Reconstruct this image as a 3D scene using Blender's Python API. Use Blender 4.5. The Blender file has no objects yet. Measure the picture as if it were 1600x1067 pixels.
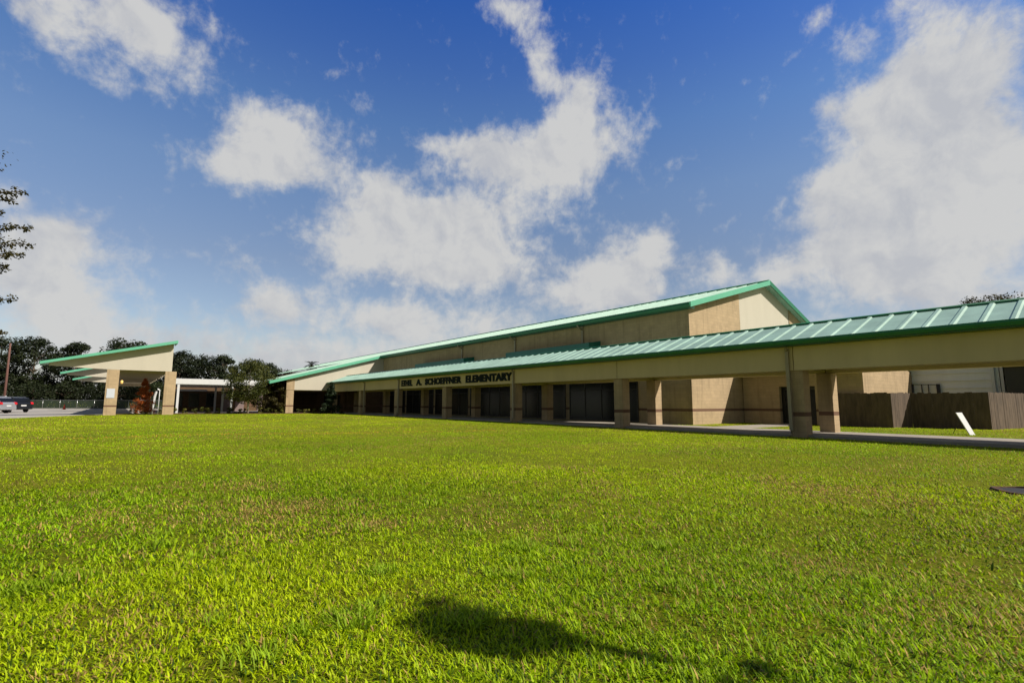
import bpy, math, random
import numpy as np
from mathutils import Vector, Matrix

# ------------------------------------------------------------------ camera, sky, sun, exposure
scene = bpy.context.scene
C = scene.collection
CAM_H = 1.25
PITCH = math.radians(7.034)
ROLL = math.radians(0.15)
FPX = 778.0
cam_d = bpy.data.cameras.new('camera')
cam_d.sensor_width = 36.0
cam_d.lens = 36.0 * FPX / 1600.0
cam_d.clip_start = 0.05
cam_d.clip_end = 3000
cam = bpy.data.objects.new('camera', cam_d)
C.objects.link(cam)
_fw = Vector((0, math.cos(PITCH), math.sin(PITCH)))
_r0 = Vector((1, 0, 0)); _u0 = _r0.cross(_fw)
_r = _r0 * math.cos(ROLL) + _u0 * math.sin(ROLL)
_u = _u0 * math.cos(ROLL) - _r0 * math.sin(ROLL)
cam.matrix_world = Matrix(((_r.x, _u.x, -_fw.x, 0), (_r.y, _u.y, -_fw.y, 0), (_r.z, _u.z, -_fw.z, CAM_H), (0, 0, 0, 1)))
scene.camera = cam

SUN_AZ, SUN_EL = math.radians(109.76), math.radians(41.3)
SUN = Vector((math.sin(SUN_AZ) * math.cos(SUN_EL), math.cos(SUN_AZ) * math.cos(SUN_EL), math.sin(SUN_EL)))
scene.view_settings.view_transform = 'Standard'
scene.view_settings.look = 'None'
scene.view_settings.gamma = 1.0
scene.view_settings.exposure = 0.35
scene.render.engine = 'CYCLES'
scene.cycles.use_denoising = True
scene.cycles.max_bounces = 7
scene.cycles.diffuse_bounces = 2
scene.cycles.transparent_max_bounces = 6
scene.cycles.sample_clamp_indirect = 6.0

sun_d = bpy.data.lights.new('sun', 'SUN')
sun_d.energy = 4.8
sun_d.angle = math.radians(0.5)
sun_d.color = (1.0, 0.94, 0.84)
sun = bpy.data.objects.new('sun', sun_d)
sun.rotation_euler = SUN.to_track_quat('Z', 'Y').to_euler()
C.objects.link(sun)

world = bpy.data.worlds.new('World')
scene.world = world
world.use_nodes = True
SKY_STRENGTH = 0.092
CLOUD_LEVEL = 0.49

def build_sky():
    nt = world.node_tree; N = nt.nodes; K = nt.links; N.clear()
    out = N.new('ShaderNodeOutputWorld')
    def m(op, a, b=None, c=None, clamp=False):
        n = N.new('ShaderNodeMath'); n.operation = op; n.use_clamp = clamp
        for i, v in enumerate((a, b, c)):
            if v is None: continue
            if isinstance(v, (int, float)): n.inputs[i].default_value = v
            else: K.new(v, n.inputs[i])
        return n.outputs[0]
    def vm(op, a, b=None):
        n = N.new('ShaderNodeVectorMath'); n.operation = op
        for i, v in enumerate((a, b)):
            if v is None: continue
            if isinstance(v, tuple): n.inputs[i].default_value = v
            else: K.new(v, n.inputs[i])
        return n
    tc = N.new('ShaderNodeTexCoord')
    sep = N.new('ShaderNodeSeparateXYZ'); K.new(tc.outputs['Generated'], sep.inputs[0])
    az = m('ARCTAN2', sep.outputs['X'], sep.outputs['Y'])
    el = m('ARCSINE', sep.outputs['Z'])
    comb = N.new('ShaderNodeCombineXYZ'); K.new(az, comb.inputs[0]); K.new(el, comb.inputs[1])
    P0 = comb.outputs[0]
    def noise(vec, scale, detail, rough, off=(0, 0, 0), dist=0.0, col=False):
        v = vm('ADD', vec, off).outputs[0]
        n = N.new('ShaderNodeTexNoise'); n.inputs['Scale'].default_value = scale
        n.inputs['Detail'].default_value = detail; n.inputs['Roughness'].default_value = rough
        n.inputs['Distortion'].default_value = dist
        K.new(v, n.inputs['Vector'])
        return n.outputs['Color' if col else 'Fac']
    w = vm('SUBTRACT', noise(P0, 5.0, 4, 0.55, (3, 1, 0), 0, True), (0.5, 0.5, 0.5)).outputs[0]
    w2 = vm('MULTIPLY', w, (0.075, 0.06, 0.0)).outputs[0]
    PW = vm('ADD', P0, w2).outputs[0]
    # cloud masses: azimuth, elevation, half width, half height (degrees), weight
    blobs = BLOBS
    total = None
    for a, e, rx, ry, wt in blobs:
        d = vm('SUBTRACT', PW, (math.radians(a), math.radians(e), 0)).outputs[0]
        d = vm('MULTIPLY', d, (1 / math.radians(rx), 1 / math.radians(ry), 0)).outputs[0]
        q = vm('DOT_PRODUCT', d, d).outputs['Value']
        g = m('MULTIPLY', m('EXPONENT', m('MULTIPLY', q, -1.1)), wt)
        total = g if total is None else m('ADD', total, g)
    # behind the viewer: free scattered clouds
    back = m('GREATER_THAN', m('ABSOLUTE', az), 1.05)
    bn = m('MULTIPLY', m('SUBTRACT', noise(P0, 2.2, 3, 0.5, (9, 4, 2)), 0.50), 3.2, clamp=True)
    total = m('ADD', m('MULTIPLY', total, m('SUBTRACT', 1.0, back)), m('MULTIPLY', bn, back))
    # a pale bank low over the horizon
    hz = m('EXPONENT', m('MULTIPLY', m('MAXIMUM', el, 0.0), -9.0))
    total = m('ADD', total, m('MULTIPLY', hz, 0.88))
    f1 = noise(P0, 13.0, 9, 0.60, (1, 7, 3), 0.35)
    f2 = noise(P0, 46.0, 6, 0.62, (4, 2, 8), 0.2)
    fr = m('ADD', m('MULTIPLY', m('SUBTRACT', f1, 0.5), 1.45), m('MULTIPLY', m('SUBTRACT', f2, 0.5), 0.9))
    dens = m('ADD', m('MINIMUM', total, 1.15), fr)
    mr = N.new('ShaderNodeMapRange'); mr.interpolation_type = 'SMOOTHSTEP'
    mr.inputs['From Min'].default_value = 0.13; mr.inputs['From Max'].default_value = 0.98
    K.new(dens, mr.inputs['Value'])
    mask = mr.outputs[0]
    # cloud tone: bright tops and thick rims, greyer lower bellies
    f1b = noise(vm('ADD', P0, (0.016, 0.014, 0.0)).outputs[0], 13.0, 9, 0.60, (1, 7, 3), 0.35)
    big = noise(vm('ADD', P0, (0.0, 0.03, 0.0)).outputs[0], 5.0, 4, 0.5, (2, 5, 1), 0.2)
    sh = m('ADD', m('MULTIPLY', m('SUBTRACT', f1, f1b), 1.15), m('ADD', big, 0.02))
    rmp = N.new('ShaderNodeValToRGB')
    rmp.color_ramp.elements[0].position = 0.28; rmp.color_ramp.elements[0].color = (0.81, 0.83, 0.88, 1)
    rmp.color_ramp.elements[1].position = 0.60; rmp.color_ramp.elements[1].color = (0.995, 0.995, 0.985, 1)
    K.new(sh, rmp.inputs[0])
    cl = vm('SCALE', rmp.outputs[0]); cl.inputs['Scale'].default_value = CLOUD_LEVEL
    sky = N.new('ShaderNodeTexSky'); sky.sky_type = 'NISHITA'; sky.sun_disc = False
    sky.sun_elevation = SUN_EL; sky.sun_rotation = SUN_AZ
    sky.air_density = 1.0; sky.dust_density = 0.6; sky.ozone_density = 3.0
    ss = vm('SCALE', sky.outputs[0]); ss.inputs['Scale'].default_value = 1.0
    tr = N.new('ShaderNodeValToRGB'); e = tr.color_ramp.elements
    e[0].position = 0.0; e[0].color = (.50, .44, .40, 1); e[1].position = 1.0; e[1].color = (.15, .33, .68, 1)
    for p_, c_ in ((.26, (.53, .46, .44, 1)), (.40, (.53, .53, .55, 1)), (.52, (.40, .50, .62, 1)), (.62, (.27, .41, .65, 1)), (.72, (.17, .35, .68, 1))):
        q_ = e.new(p_); q_.color = c_
    K.new(el, tr.inputs[0])
    bk = N.new('ShaderNodeMapRange'); bk.interpolation_type = 'SMOOTHSTEP'; bk.inputs['From Min'].default_value = 0.95; bk.inputs['From Max'].default_value = 1.5
    K.new(m('ABSOLUTE', az), bk.inputs['Value'])
    mxc = N.new('ShaderNodeMixRGB'); K.new(bk.outputs[0], mxc.inputs[0]); K.new(tr.outputs[0], mxc.inputs[1]); mxc.inputs[2].default_value = (.30, .24, .18, 1)
    dbl = vm('SCALE', mxc.outputs[0]); dbl.inputs['Scale'].default_value = 2.0
    tint = vm('MULTIPLY', ss.outputs[0], (1, 1, 1)); K.new(dbl.outputs[0], tint.inputs[1])
    b1 = N.new('ShaderNodeBackground'); b1.inputs['Strength'].default_value = SKY_STRENGTH
    K.new(tint.outputs[0], b1.inputs['Color'])
    b2 = N.new('ShaderNodeBackground'); b2.inputs['Strength'].default_value = 1.0
    K.new(cl.outputs[0], b2.inputs['Color'])
    mx = N.new('ShaderNodeMixShader')
    K.new(m('MULTIPLY', mask, 0.96), mx.inputs[0]); K.new(b1.outputs[0], mx.inputs[1]); K.new(b2.outputs[0], mx.inputs[2])
    K.new(mx.outputs[0], out.inputs['Surface'])

BLOBS = [
 # top left mass
 (-38, 35, 9, 5.5, .75), (-30, 37, 8, 6, .75), (-32, 31, 6, 4, .62), (-24, 41, 6, 5, .6), (-42, 40, 8, 5, .7), (-28, 28, 3, 3, .4),
]
def _dir(px, py):
    d = _fw * FPX + _r * (px - 800) - _u * (py - 533.5)
    d.normalize(); return d
def blob(px, py, rx, ry, wt):
    """A cloud mass given by where it stands in the sky (azimuth, elevation) and its angular size."""
    d = _dir(px, py); a = math.degrees(math.atan2(d.x, d.y)); e = math.degrees(math.asin(d.z))
    d1 = _dir(px + rx, py); d2 = _dir(px, py - ry)
    ra = abs(math.degrees(math.atan2(d1.x, d1.y)) - a); re_ = abs(math.degrees(math.asin(d2.z)) - e)
    return (a, e, ra, re_, wt)
BLOBS = [blob(*b) for b in [
 (160, 15, 140, 60, .70), (250, 75, 80, 60, .60), (100, 60, 60, 45, .45), (190, 125, 60, 26, .40), (330, 40, 50, 22, .28), (30, 15, 50, 25, .5),
 (390, 195, 56, 40, .80), (465, 210, 64, 56, .95), (350, 250, 52, 38, .8), (445, 262, 90, 30, .85), (400, 150, 40, 20, .22),
 (525, 105, 20, 10, .34), (570, 160, 24, 20, .34), (588, 222, 16, 22, .30),
 (905, 150, 42, 45, .8), (905, 215, 80, 55, .95), (850, 270, 100, 60, .95), (740, 240, 60, 36, .8), (690, 225, 30, 18, .5),
 (595, 290, 38, 34, .75), (600, 345, 75, 50, .85), (720, 350, 110, 62, 1.0), (560, 395, 90, 45, .75), (740, 415, 80, 42, .85), (660, 430, 60, 30, .5),
 (790, 12, 46, 26, .62), (825, 45, 30, 34, .58), (850, 85, 28, 34, .62), (862, 122, 24, 26, .6),
 (1040, 380, 36, 32, .85), (985, 415, 55, 42, .85), (905, 450, 60, 40, .8), (975, 460, 90, 40, .8),
 (22, 305, 30, 26, .8), (100, 375, 85, 45, .95), (45, 430, 90, 62, .95), (100, 495, 70, 44, .8),
 (430, 480, 62, 34, .85), (365, 415, 28, 22, .3), (425, 445, 26, 22, .4),
 (590, 495, 90, 30, .6), (660, 520, 80, 30, .6), (765, 502, 50, 26, .6), (180, 530, 100, 30, .4), (500, 560, 200, 30, .4),
 (1420, 130, 85, 45, 1.0), (1360, 190, 72, 62, 1.0), (1500, 180, 90, 80, 1.05), (1450, 290, 170, 90, 1.1), (1320, 320, 70, 70, .9), (1480, 390, 140, 70, 1.05),
 (1320, 400, 80, 50, .85), (1420, 450, 140, 40, .6), (1130, 425, 34, 28, .7), (1215, 430, 50, 34, .8), (1290, 170, 24, 24, .55),
 (1570, 300, 70, 80, .9),
 (1330, 75, 34, 34, .6), (1285, 20, 22, 26, .5), (1470, 40, 100, 46, .62), (1570, 70, 110, 70, .66), (1400, 15, 60, 25, .5),
 (1150, 350, 16, 12, .3), (1560, 480, 120, 30, .4),
]]
build_sky()

# ------------------------------------------------------------------ building frame: x = v (away from the lawn), y = u (along the building)
TH = math.radians(38.2393)
VX = Vector((math.cos(TH), math.sin(TH), 0)); UX = Vector((-math.sin(TH), math.cos(TH), 0))
def W(v, u, z=0.0):
    p = VX * v + UX * u
    return Vector((p.x, p.y, z))
def FR(x, y):
    return (x * VX.x + y * VX.y, x * UX.x + y * UX.y)

# ------------------------------------------------------------------ materials
MATS = {}
def new_mat(name):
    m = bpy.data.materials.new(name); m.use_nodes = True
    nt = m.node_tree; b = nt.nodes['Principled BSDF']
    return m, nt, b
def mat(name, col, rough=0.7, var=0.08, scale=3.0, bump=0.0, bscale=60.0, metal=0.0, spec=0.5, streak=False):
    if name in MATS: return MATS[name]
    m, nt, b = new_mat(name); N, K = nt.nodes, nt.links
    tc = N.new('ShaderNodeTexCoord')
    mp = N.new('ShaderNodeMapping'); K.new(tc.outputs['Object'], mp.inputs[0])
    if streak: mp.inputs['Scale'].default_value = (1, 1, 0.18)
    n = N.new('ShaderNodeTexNoise'); n.inputs['Scale'].default_value = scale; n.inputs['Detail'].default_value = 8; n.inputs['Roughness'].default_value = .65
    K.new(mp.outputs[0], n.inputs['Vector'])
    r = N.new('ShaderNodeValToRGB')
    r.color_ramp.elements[0].position = .3; r.color_ramp.elements[1].position = .7
    r.color_ramp.elements[0].color = tuple(c * (1 - var) for c in col) + (1,)
    r.color_ramp.elements[1].color = tuple(min(1, c * (1 + var)) for c in col) + (1,)
    K.new(n.outputs[0], r.inputs[0]); K.new(r.outputs[0], b.inputs['Base Color'])
    b.inputs['Roughness'].default_value = rough; b.inputs['Metallic'].default_value = metal
    b.inputs['Specular IOR Level'].default_value = spec
    if bump:
        n2 = N.new('ShaderNodeTexNoise'); n2.inputs['Scale'].default_value = bscale; n2.inputs['Detail'].default_value = 4
        K.new(tc.outputs['Object'], n2.inputs['Vector'])
        bp = N.new('ShaderNodeBump'); bp.inputs['Strength'].default_value = bump; bp.inputs['Distance'].default_value = .01
        K.new(n2.outputs[0], bp.inputs['Height']); K.new(bp.outputs[0], b.inputs['Normal'])
    MATS[name] = m; return m

def block_mat(name, c1, c2, mortar, bw=0.4, bh=0.2, band=True, bandcol=(.15, .085, .055)):
    """Coursed masonry block; one darker accent course at 0.8 m."""
    if name in MATS: return MATS[name]
    m, nt, b = new_mat(name); N, K = nt.nodes, nt.links
    tc = N.new('ShaderNodeTexCoord'); sp = N.new('ShaderNodeSeparateXYZ'); K.new(tc.outputs['Object'], sp.inputs[0])
    ad = N.new('ShaderNodeMath'); K.new(sp.outputs[0], ad.inputs[0]); K.new(sp.outputs[1], ad.inputs[1])
    cb = N.new('ShaderNodeCombineXYZ'); K.new(ad.outputs[0], cb.inputs[0]); K.new(sp.outputs[2], cb.inputs[1])
    br = N.new('ShaderNodeTexBrick'); K.new(cb.outputs[0], br.inputs['Vector'])
    br.inputs['Scale'].default_value = 1.0; br.inputs['Brick Width'].default_value = bw; br.inputs['Row Height'].default_value = bh
    br.inputs['Mortar Size'].default_value = .006; br.inputs['Mortar Smooth'].default_value = .3; br.inputs['Bias'].default_value = 0
    br.inputs['Color1'].default_value = c1 + (1,); br.inputs['Color2'].default_value = c2 + (1,); br.inputs['Mortar'].default_value = mortar + (1,)
    n = N.new('ShaderNodeTexNoise'); n.inputs['Scale'].default_value = 1.3; n.inputs['Detail'].default_value = 9; n.inputs['Roughness'].default_value = .7
    K.new(tc.outputs['Object'], n.inputs['Vector'])
    mr = N.new('ShaderNodeMapRange'); mr.inputs['To Min'].default_value = .72; mr.inputs['To Max'].default_value = 1.28; K.new(n.outputs[0], mr.inputs['Value'])
    mu = N.new('ShaderNodeVectorMath'); mu.operation = 'SCALE'; K.new(br.outputs[0], mu.inputs[0]); K.new(mr.outputs[0], mu.inputs['Scale'])
    ms_ = N.new('ShaderNodeMapping'); ms_.inputs['Scale'].default_value = (1, 1, .08); K.new(tc.outputs['Object'], ms_.inputs[0])
    ns = N.new('ShaderNodeTexNoise'); ns.inputs['Scale'].default_value = 3.5; ns.inputs['Detail'].default_value = 7; K.new(ms_.outputs[0], ns.inputs['Vector'])
    mr2 = N.new('ShaderNodeMapRange'); mr2.inputs['From Min'].default_value = .52; mr2.inputs['From Max'].default_value = .72; mr2.inputs['To Min'].default_value = 1.0; mr2.inputs['To Max'].default_value = .76; K.new(ns.outputs[0], mr2.inputs['Value'])
    mu2 = N.new('ShaderNodeVectorMath'); mu2.operation = 'SCALE'; K.new(mu.outputs[0], mu2.inputs[0]); K.new(mr2.outputs[0], mu2.inputs['Scale'])
    col = mu2.outputs[0]
    if band:
        c = N.new('ShaderNodeMath'); c.operation = 'COMPARE'; K.new(sp.outputs[2], c.inputs[0]); c.inputs[1].default_value = .86; c.inputs[2].default_value = .08
        mx = N.new('ShaderNodeMixRGB'); K.new(c.outputs[0], mx.inputs[0]); K.new(col, mx.inputs[1]); mx.inputs[2].default_value = bandcol + (1,)
        col = mx.outputs[0]
    K.new(col, b.inputs['Base Color']); b.inputs['Roughness'].default_value = .9; b.inputs['Specular IOR Level'].default_value = .2
    bp = N.new('ShaderNodeBump'); bp.inputs['Strength'].default_value = .5; bp.inputs['Distance'].default_value = .01
    n3 = N.new('ShaderNodeTexNoise'); n3.inputs['Scale'].default_value = 40; n3.inputs['Detail'].default_value = 4; K.new(tc.outputs['Object'], n3.inputs['Vector'])
    a2 = N.new('ShaderNodeMath'); a2.operation = 'SUBTRACT'; K.new(n3.outputs[0], a2.inputs[0]); K.new(br.outputs['Fac'], a2.inputs[1])
    K.new(a2.outputs[0], bp.inputs['Height']); K.new(bp.outputs[0], b.inputs['Normal'])
    MATS[name] = m; return m

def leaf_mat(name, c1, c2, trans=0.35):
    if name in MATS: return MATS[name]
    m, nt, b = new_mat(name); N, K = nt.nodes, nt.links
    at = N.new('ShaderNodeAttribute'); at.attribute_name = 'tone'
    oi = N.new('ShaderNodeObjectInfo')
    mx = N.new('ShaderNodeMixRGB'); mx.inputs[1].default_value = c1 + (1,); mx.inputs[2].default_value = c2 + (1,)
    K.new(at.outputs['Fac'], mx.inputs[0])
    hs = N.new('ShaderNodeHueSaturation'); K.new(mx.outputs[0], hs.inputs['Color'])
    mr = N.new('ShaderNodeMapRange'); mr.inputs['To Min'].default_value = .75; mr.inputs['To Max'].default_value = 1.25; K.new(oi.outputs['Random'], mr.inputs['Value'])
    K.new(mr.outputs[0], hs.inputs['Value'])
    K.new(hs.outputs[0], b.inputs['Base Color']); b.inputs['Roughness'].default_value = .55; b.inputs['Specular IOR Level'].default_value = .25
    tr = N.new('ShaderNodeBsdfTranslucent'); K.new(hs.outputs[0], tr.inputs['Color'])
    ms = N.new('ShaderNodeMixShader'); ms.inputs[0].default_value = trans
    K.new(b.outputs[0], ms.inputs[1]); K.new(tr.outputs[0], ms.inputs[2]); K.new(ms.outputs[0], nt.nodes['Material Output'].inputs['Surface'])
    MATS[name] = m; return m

M_CREAM = mat('cream_precast', (.58, .465, .275), .8, .09, 1.0, .15, 90, streak=True)
M_CREAM2 = mat('cream_metal_soffit', (.40, .34, .23), .6, .05, 2)
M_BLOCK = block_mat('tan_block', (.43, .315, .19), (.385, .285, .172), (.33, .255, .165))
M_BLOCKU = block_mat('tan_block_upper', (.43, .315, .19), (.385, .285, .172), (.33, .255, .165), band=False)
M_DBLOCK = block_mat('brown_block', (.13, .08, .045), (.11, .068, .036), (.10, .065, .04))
M_PANEL = mat('pale_stucco_panel', (.475, .43, .345), .85, .05, .8, .2, 120, streak=True)
M_TEAL = mat('mint_green_roof_metal', (.285, .43, .35), .55, .20, .9, .06, 12, metal=0.0, spec=.4)
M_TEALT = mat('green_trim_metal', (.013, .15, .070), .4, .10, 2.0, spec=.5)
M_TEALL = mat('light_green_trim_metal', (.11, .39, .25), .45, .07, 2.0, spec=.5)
M_TEALD = mat('shaded_teal_metal', (.006, .12, .09), .4, .12, 2.0, spec=.5)  # roof teal with the awnings' shade put into the colour
M_PIPE = mat('tan_downspout_metal', (.30, .25, .17), .5, .08, 4)
M_GLASS = mat('dark_tinted_glass', (.008, .009, .010), .22, .1, 2, spec=.3)
M_BRONZE = mat('dark_bronze_metal', (.03, .024, .018), .45, .1, 4)
M_LETTER = mat('dark_green_letter_metal', (.006, .012, .009), .6, .1, 4, spec=.1)
M_CONC = mat('pale_concrete', (.36, .33, .29), .9, .13, .7, .3, 40)
M_CONC2 = mat('walkway_concrete', (.31, .27, .225), .9, .13, 1.2, .3, 40)
M_WOOD = mat('weathered_fence_wood', (.105, .072, .048), .9, .42, 6.0, .5, 40, streak=True)
M_WHITE = mat('white_painted_metal', (.60, .60, .60), .5, .05, 3)
M_GREY = mat('grey_siding_metal', (.70, .71, .72), .6, .06, 2, streak=True)
M_BARK = mat('grey_brown_bark', (.12, .085, .06), .95, .3, 9, .6, 30)
M_PALEBARK = mat('pale_bark', (.34, .30, .24), .9, .15, 9, .3, 30)
M_POLE = mat('reddish_pole_wood', (.13, .06, .045), .9, .2, 5)
M_MULCH = mat('brown_mulch', (.085, .042, .022), 1.0, .4, 14, .9, 25)
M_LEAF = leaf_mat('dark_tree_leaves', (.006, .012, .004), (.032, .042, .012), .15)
M_LEAFL = leaf_mat('light_tree_leaves', (.04, .055, .012), (.12, .12, .025))
M_LEAFO = leaf_mat('olive_brown_leaves', (.035, .035, .010), (.10, .08, .022))
M_RUST = leaf_mat('rust_red_leaves', (.34, .07, .02), (.58, .17, .04))
M_SHRUB = leaf_mat('yellow_green_shrub_leaves', (.10, .13, .02), (.30, .28, .06))
M_CONIF = leaf_mat('dark_conifer_leaves', (.02, .035, .015), (.05, .075, .03))
M_TYRE = mat('black_tyre_rubber', (.012, .012, .012), .85, .1, 8)
M_RIM = mat('silver_wheel_metal', (.5, .5, .5), .3, .05, 5, metal=.9)
M_SILVER = mat('silver_car_paint', (.42, .43, .45), .25, .03, 3, metal=.5)
M_DARKCAR = mat('black_car_paint', (.02, .022, .026), .22, .1, 3, metal=.3)
M_RED = mat('red_lens_plastic', (.55, .015, .02), .25, .1, 5)
M_ORANGE = mat('orange_cone_plastic', (.75, .10, .05), .6, .08, 5)
M_PAPER = mat('white_paper', (.50, .52, .57), .8, .03, 9)
M_MAUVE = mat('mauve_door_paint', (.18, .13, .12), .6, .1, 3)

# ------------------------------------------------------------------ mesh helpers
class MB:
    """Collects shapes; coordinates are (v, u, z) in the building frame unless world=True."""
    def __init__(s): s.v = []; s.f = []; s.sm = []
    def add(s, vs, fs, smooth=False):
        o = len(s.v); s.v += [tuple(p) for p in vs]; s.f += [tuple(i + o for i in f) for f in fs]; s.sm += [smooth] * len(fs)
    def box(s, x0, x1, y0, y1, z0, z1):
        s.add([(x0, y0, z0), (x1, y0, z0), (x1, y1, z0), (x0, y1, z0), (x0, y0, z1), (x1, y0, z1), (x1, y1, z1), (x0, y1, z1)],
              [(0, 3, 2, 1), (4, 5, 6, 7), (0, 1, 5, 4), (1, 2, 6, 5), (2, 3, 7, 6), (3, 0, 4, 7)])
        return s
    def prism(s, prof, y0, y1):
        """Profile of (x, z) points pushed along y."""
        n = len(prof)
        vs = [(x, y0, z) for x, z in prof] + [(x, y1, z) for x, z in prof]
        fs = [tuple(range(n)), tuple(range(2 * n - 1, n - 1, -1))]
        fs += [(i, n + i, n + (i + 1) % n, (i + 1) % n) for i in range(n)]
        s.add(vs, fs); return s
    def prismx(s, prof, x0, x1):
        """Profile of (y, z) points pushed along x."""
        n = len(prof)
        vs = [(x0, y, z) for y, z in prof] + [(x1, y, z) for y, z in prof]
        fs = [tuple(range(n)), tuple(range(2 * n - 1, n - 1, -1))]
        fs += [(i, n + i, n + (i + 1) % n, (i + 1) % n) for i in range(n)]
        s.add(vs, fs); return s
    def prismz(s, prof, z0, z1):
        n = len(prof)
        vs = [(x, y, z0) for x, y in prof] + [(x, y, z1) for x, y in prof]
        fs = [tuple(range(n)), tuple(range(2 * n - 1, n - 1, -1))]
        fs += [(i, n + i, n + (i + 1) % n, (i + 1) % n) for i in range(n)]
        s.add(vs, fs); return s
    def tube(s, pts, rad, n=8, cap=True):
        pts = [Vector(p) for p in pts]
        if not isinstance(rad, (list, tuple)): rad = [rad] * len(pts)
        vs = []; fs = []
        for i, p in enumerate(pts):
            t = (pts[min(i + 1, len(pts) - 1)] - pts[max(i - 1, 0)]).normalized()
            a = t.cross(Vector((0, 0, 1)) if abs(t.z) < .9 else Vector((1, 0, 0))).normalized(); b = t.cross(a)
            for k in range(n):
                an = 2 * math.pi * k / n
                vs.append(p + (a * math.cos(an) + b * math.sin(an)) * rad[i])
        for i in range(len(pts) - 1):
            for k in range(n):
                fs.append((i * n + k, i * n + (k + 1) % n, (i + 1) * n + (k + 1) % n, (i + 1) * n + k))
        if cap: fs += [tuple(range(n - 1, -1, -1)), tuple(range((len(pts) - 1) * n, len(pts) * n))]
        s.add(vs, fs, True); return s
    def build(s, name, m, parent=None, bevel=0.0, recalc=True):
        o0 = Vector(parent['_o'].to_list() if '_o' in parent else (0, 0, 0)) if parent else Vector((0, 0, 0))
        me = bpy.data.meshes.new(name)
        me.from_pydata([(p[0] - o0.x, p[1] - o0.y, p[2] - o0.z) for p in s.v], [], s.f)
        for pl, f in zip(me.polygons, s.sm): pl.use_smooth = f
        if recalc:
            import bmesh
            bm = bmesh.new(); bm.from_mesh(me); bmesh.ops.recalc_face_normals(bm, faces=bm.faces); bm.to_mesh(me); bm.free()
        me.materials.append(m)
        o = bpy.data.objects.new(name, me); C.objects.link(o)
        if parent:
            o.parent = parent; o['_o'] = parent['_o']
        if bevel:
            md = o.modifiers.new('edge', 'BEVEL'); md.width = bevel; md.segments = 2; md.limit_method = 'ANGLE'; md.angle_limit = math.radians(50)
        return o

def thing(name, label, cat, v, u, z=0.0, group=None, frame=True):
    """Empty at a thing's base. Children are given in building-frame coordinates (frame) or world coordinates."""
    o = bpy.data.objects.new(name, None); C.objects.link(o); o.empty_display_size = .3
    if frame:
        o.location = W(v, u, z); o.rotation_euler = (0, 0, TH)
    else:
        o.location = (v, u, z)
    o['_o'] = [float(v), float(u), float(z)]
    o['label'] = label; o['category'] = cat
    if group: o['group'] = group
    return o
def single(o, label, cat, group=None):
    o['label'] = label; o['category'] = cat
    if group: o['group'] = group
    return o
def place_frame(o):
    """A top-level mesh built in frame coordinates."""
    o.rotation_euler = (0, 0, TH); return o
def recentre(o):
    """Move a parentless mesh's origin to its base."""
    me = o.data; n = len(me.vertices); co = np.empty(n * 3, 'f'); me.vertices.foreach_get('co', co); co = co.reshape(-1, 3)
    c = np.array([(co[:, 0].min() + co[:, 0].max()) / 2, (co[:, 1].min() + co[:, 1].max()) / 2, co[:, 2].min()])
    me.vertices.foreach_set('co', (co - c).ravel().astype('f')); me.update()
    o.location = o.matrix_basis @ Vector(c); return o

def mesh_np(name, verts, faces_n, idx, m, tone=None, col=None):
    me = bpy.data.meshes.new(name)
    nv = len(verts); nf = len(faces_n)
    me.vertices.add(nv); me.vertices.foreach_set('co', np.ascontiguousarray(verts, 'f').ravel())
    me.loops.add(len(idx)); me.loops.foreach_set('vertex_index', np.ascontiguousarray(idx, 'i'))
    me.polygons.add(nf)
    st = np.concatenate([[0], np.cumsum(faces_n)[:-1]]).astype('i')
    me.polygons.foreach_set('loop_start', st); me.polygons.foreach_set('loop_total', np.ascontiguousarray(faces_n, 'i'))
    me.update(calc_edges=True)
    if tone is not None:
        a = me.attributes.new('tone', 'FLOAT', 'POINT'); a.data.foreach_set('value', np.ascontiguousarray(tone, 'f'))
    if col is not None:
        a = me.attributes.new('tint', 'FLOAT_COLOR', 'POINT'); a.data.foreach_set('color', np.ascontiguousarray(col, 'f').ravel())
    me.materials.append(m)
    return me

# ------------------------------------------------------------------ ground
def sstep(x, a, b):
    t = np.clip((x - a) / (b - a), 0, 1); return t * t * (3 - 2 * t)
_rng = np.random.default_rng(5)
_lat = _rng.random((64, 64))
def vnoise(x, y, s):
    x = np.asarray(x) / s; y = np.asarray(y) / s
    xi = np.floor(x).astype(int); yi = np.floor(y).astype(int); fx = x - xi; fy = y - yi
    fx = fx * fx * (3 - 2 * fx); fy = fy * fy * (3 - 2 * fy)
    g = lambda a, b: _lat[a % 64, b % 64]
    return (g(xi, yi) * (1 - fx) + g(xi + 1, yi) * fx) * (1 - fy) + (g(xi, yi + 1) * (1 - fx) + g(xi + 1, yi + 1) * fx) * fy
def ground_h(v, u):
    """Lawn swells a little before it drops to the covered walkway."""
    a = sstep(v, 6.0, 15.5) * (1 - sstep(v, 16.6, 18.9)) * (1 - sstep(u, 48, 58)) * sstep(u, -30, -12)
    b = (vnoise(v + 40, u + 7, 5.0) - .5) * .05 * (1 - sstep(v, 15, 18)) * (1 - sstep(u, 42, 50))
    return .13 * a + b * sstep(np.hypot(v, u), 1.0, 5.0)

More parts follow.
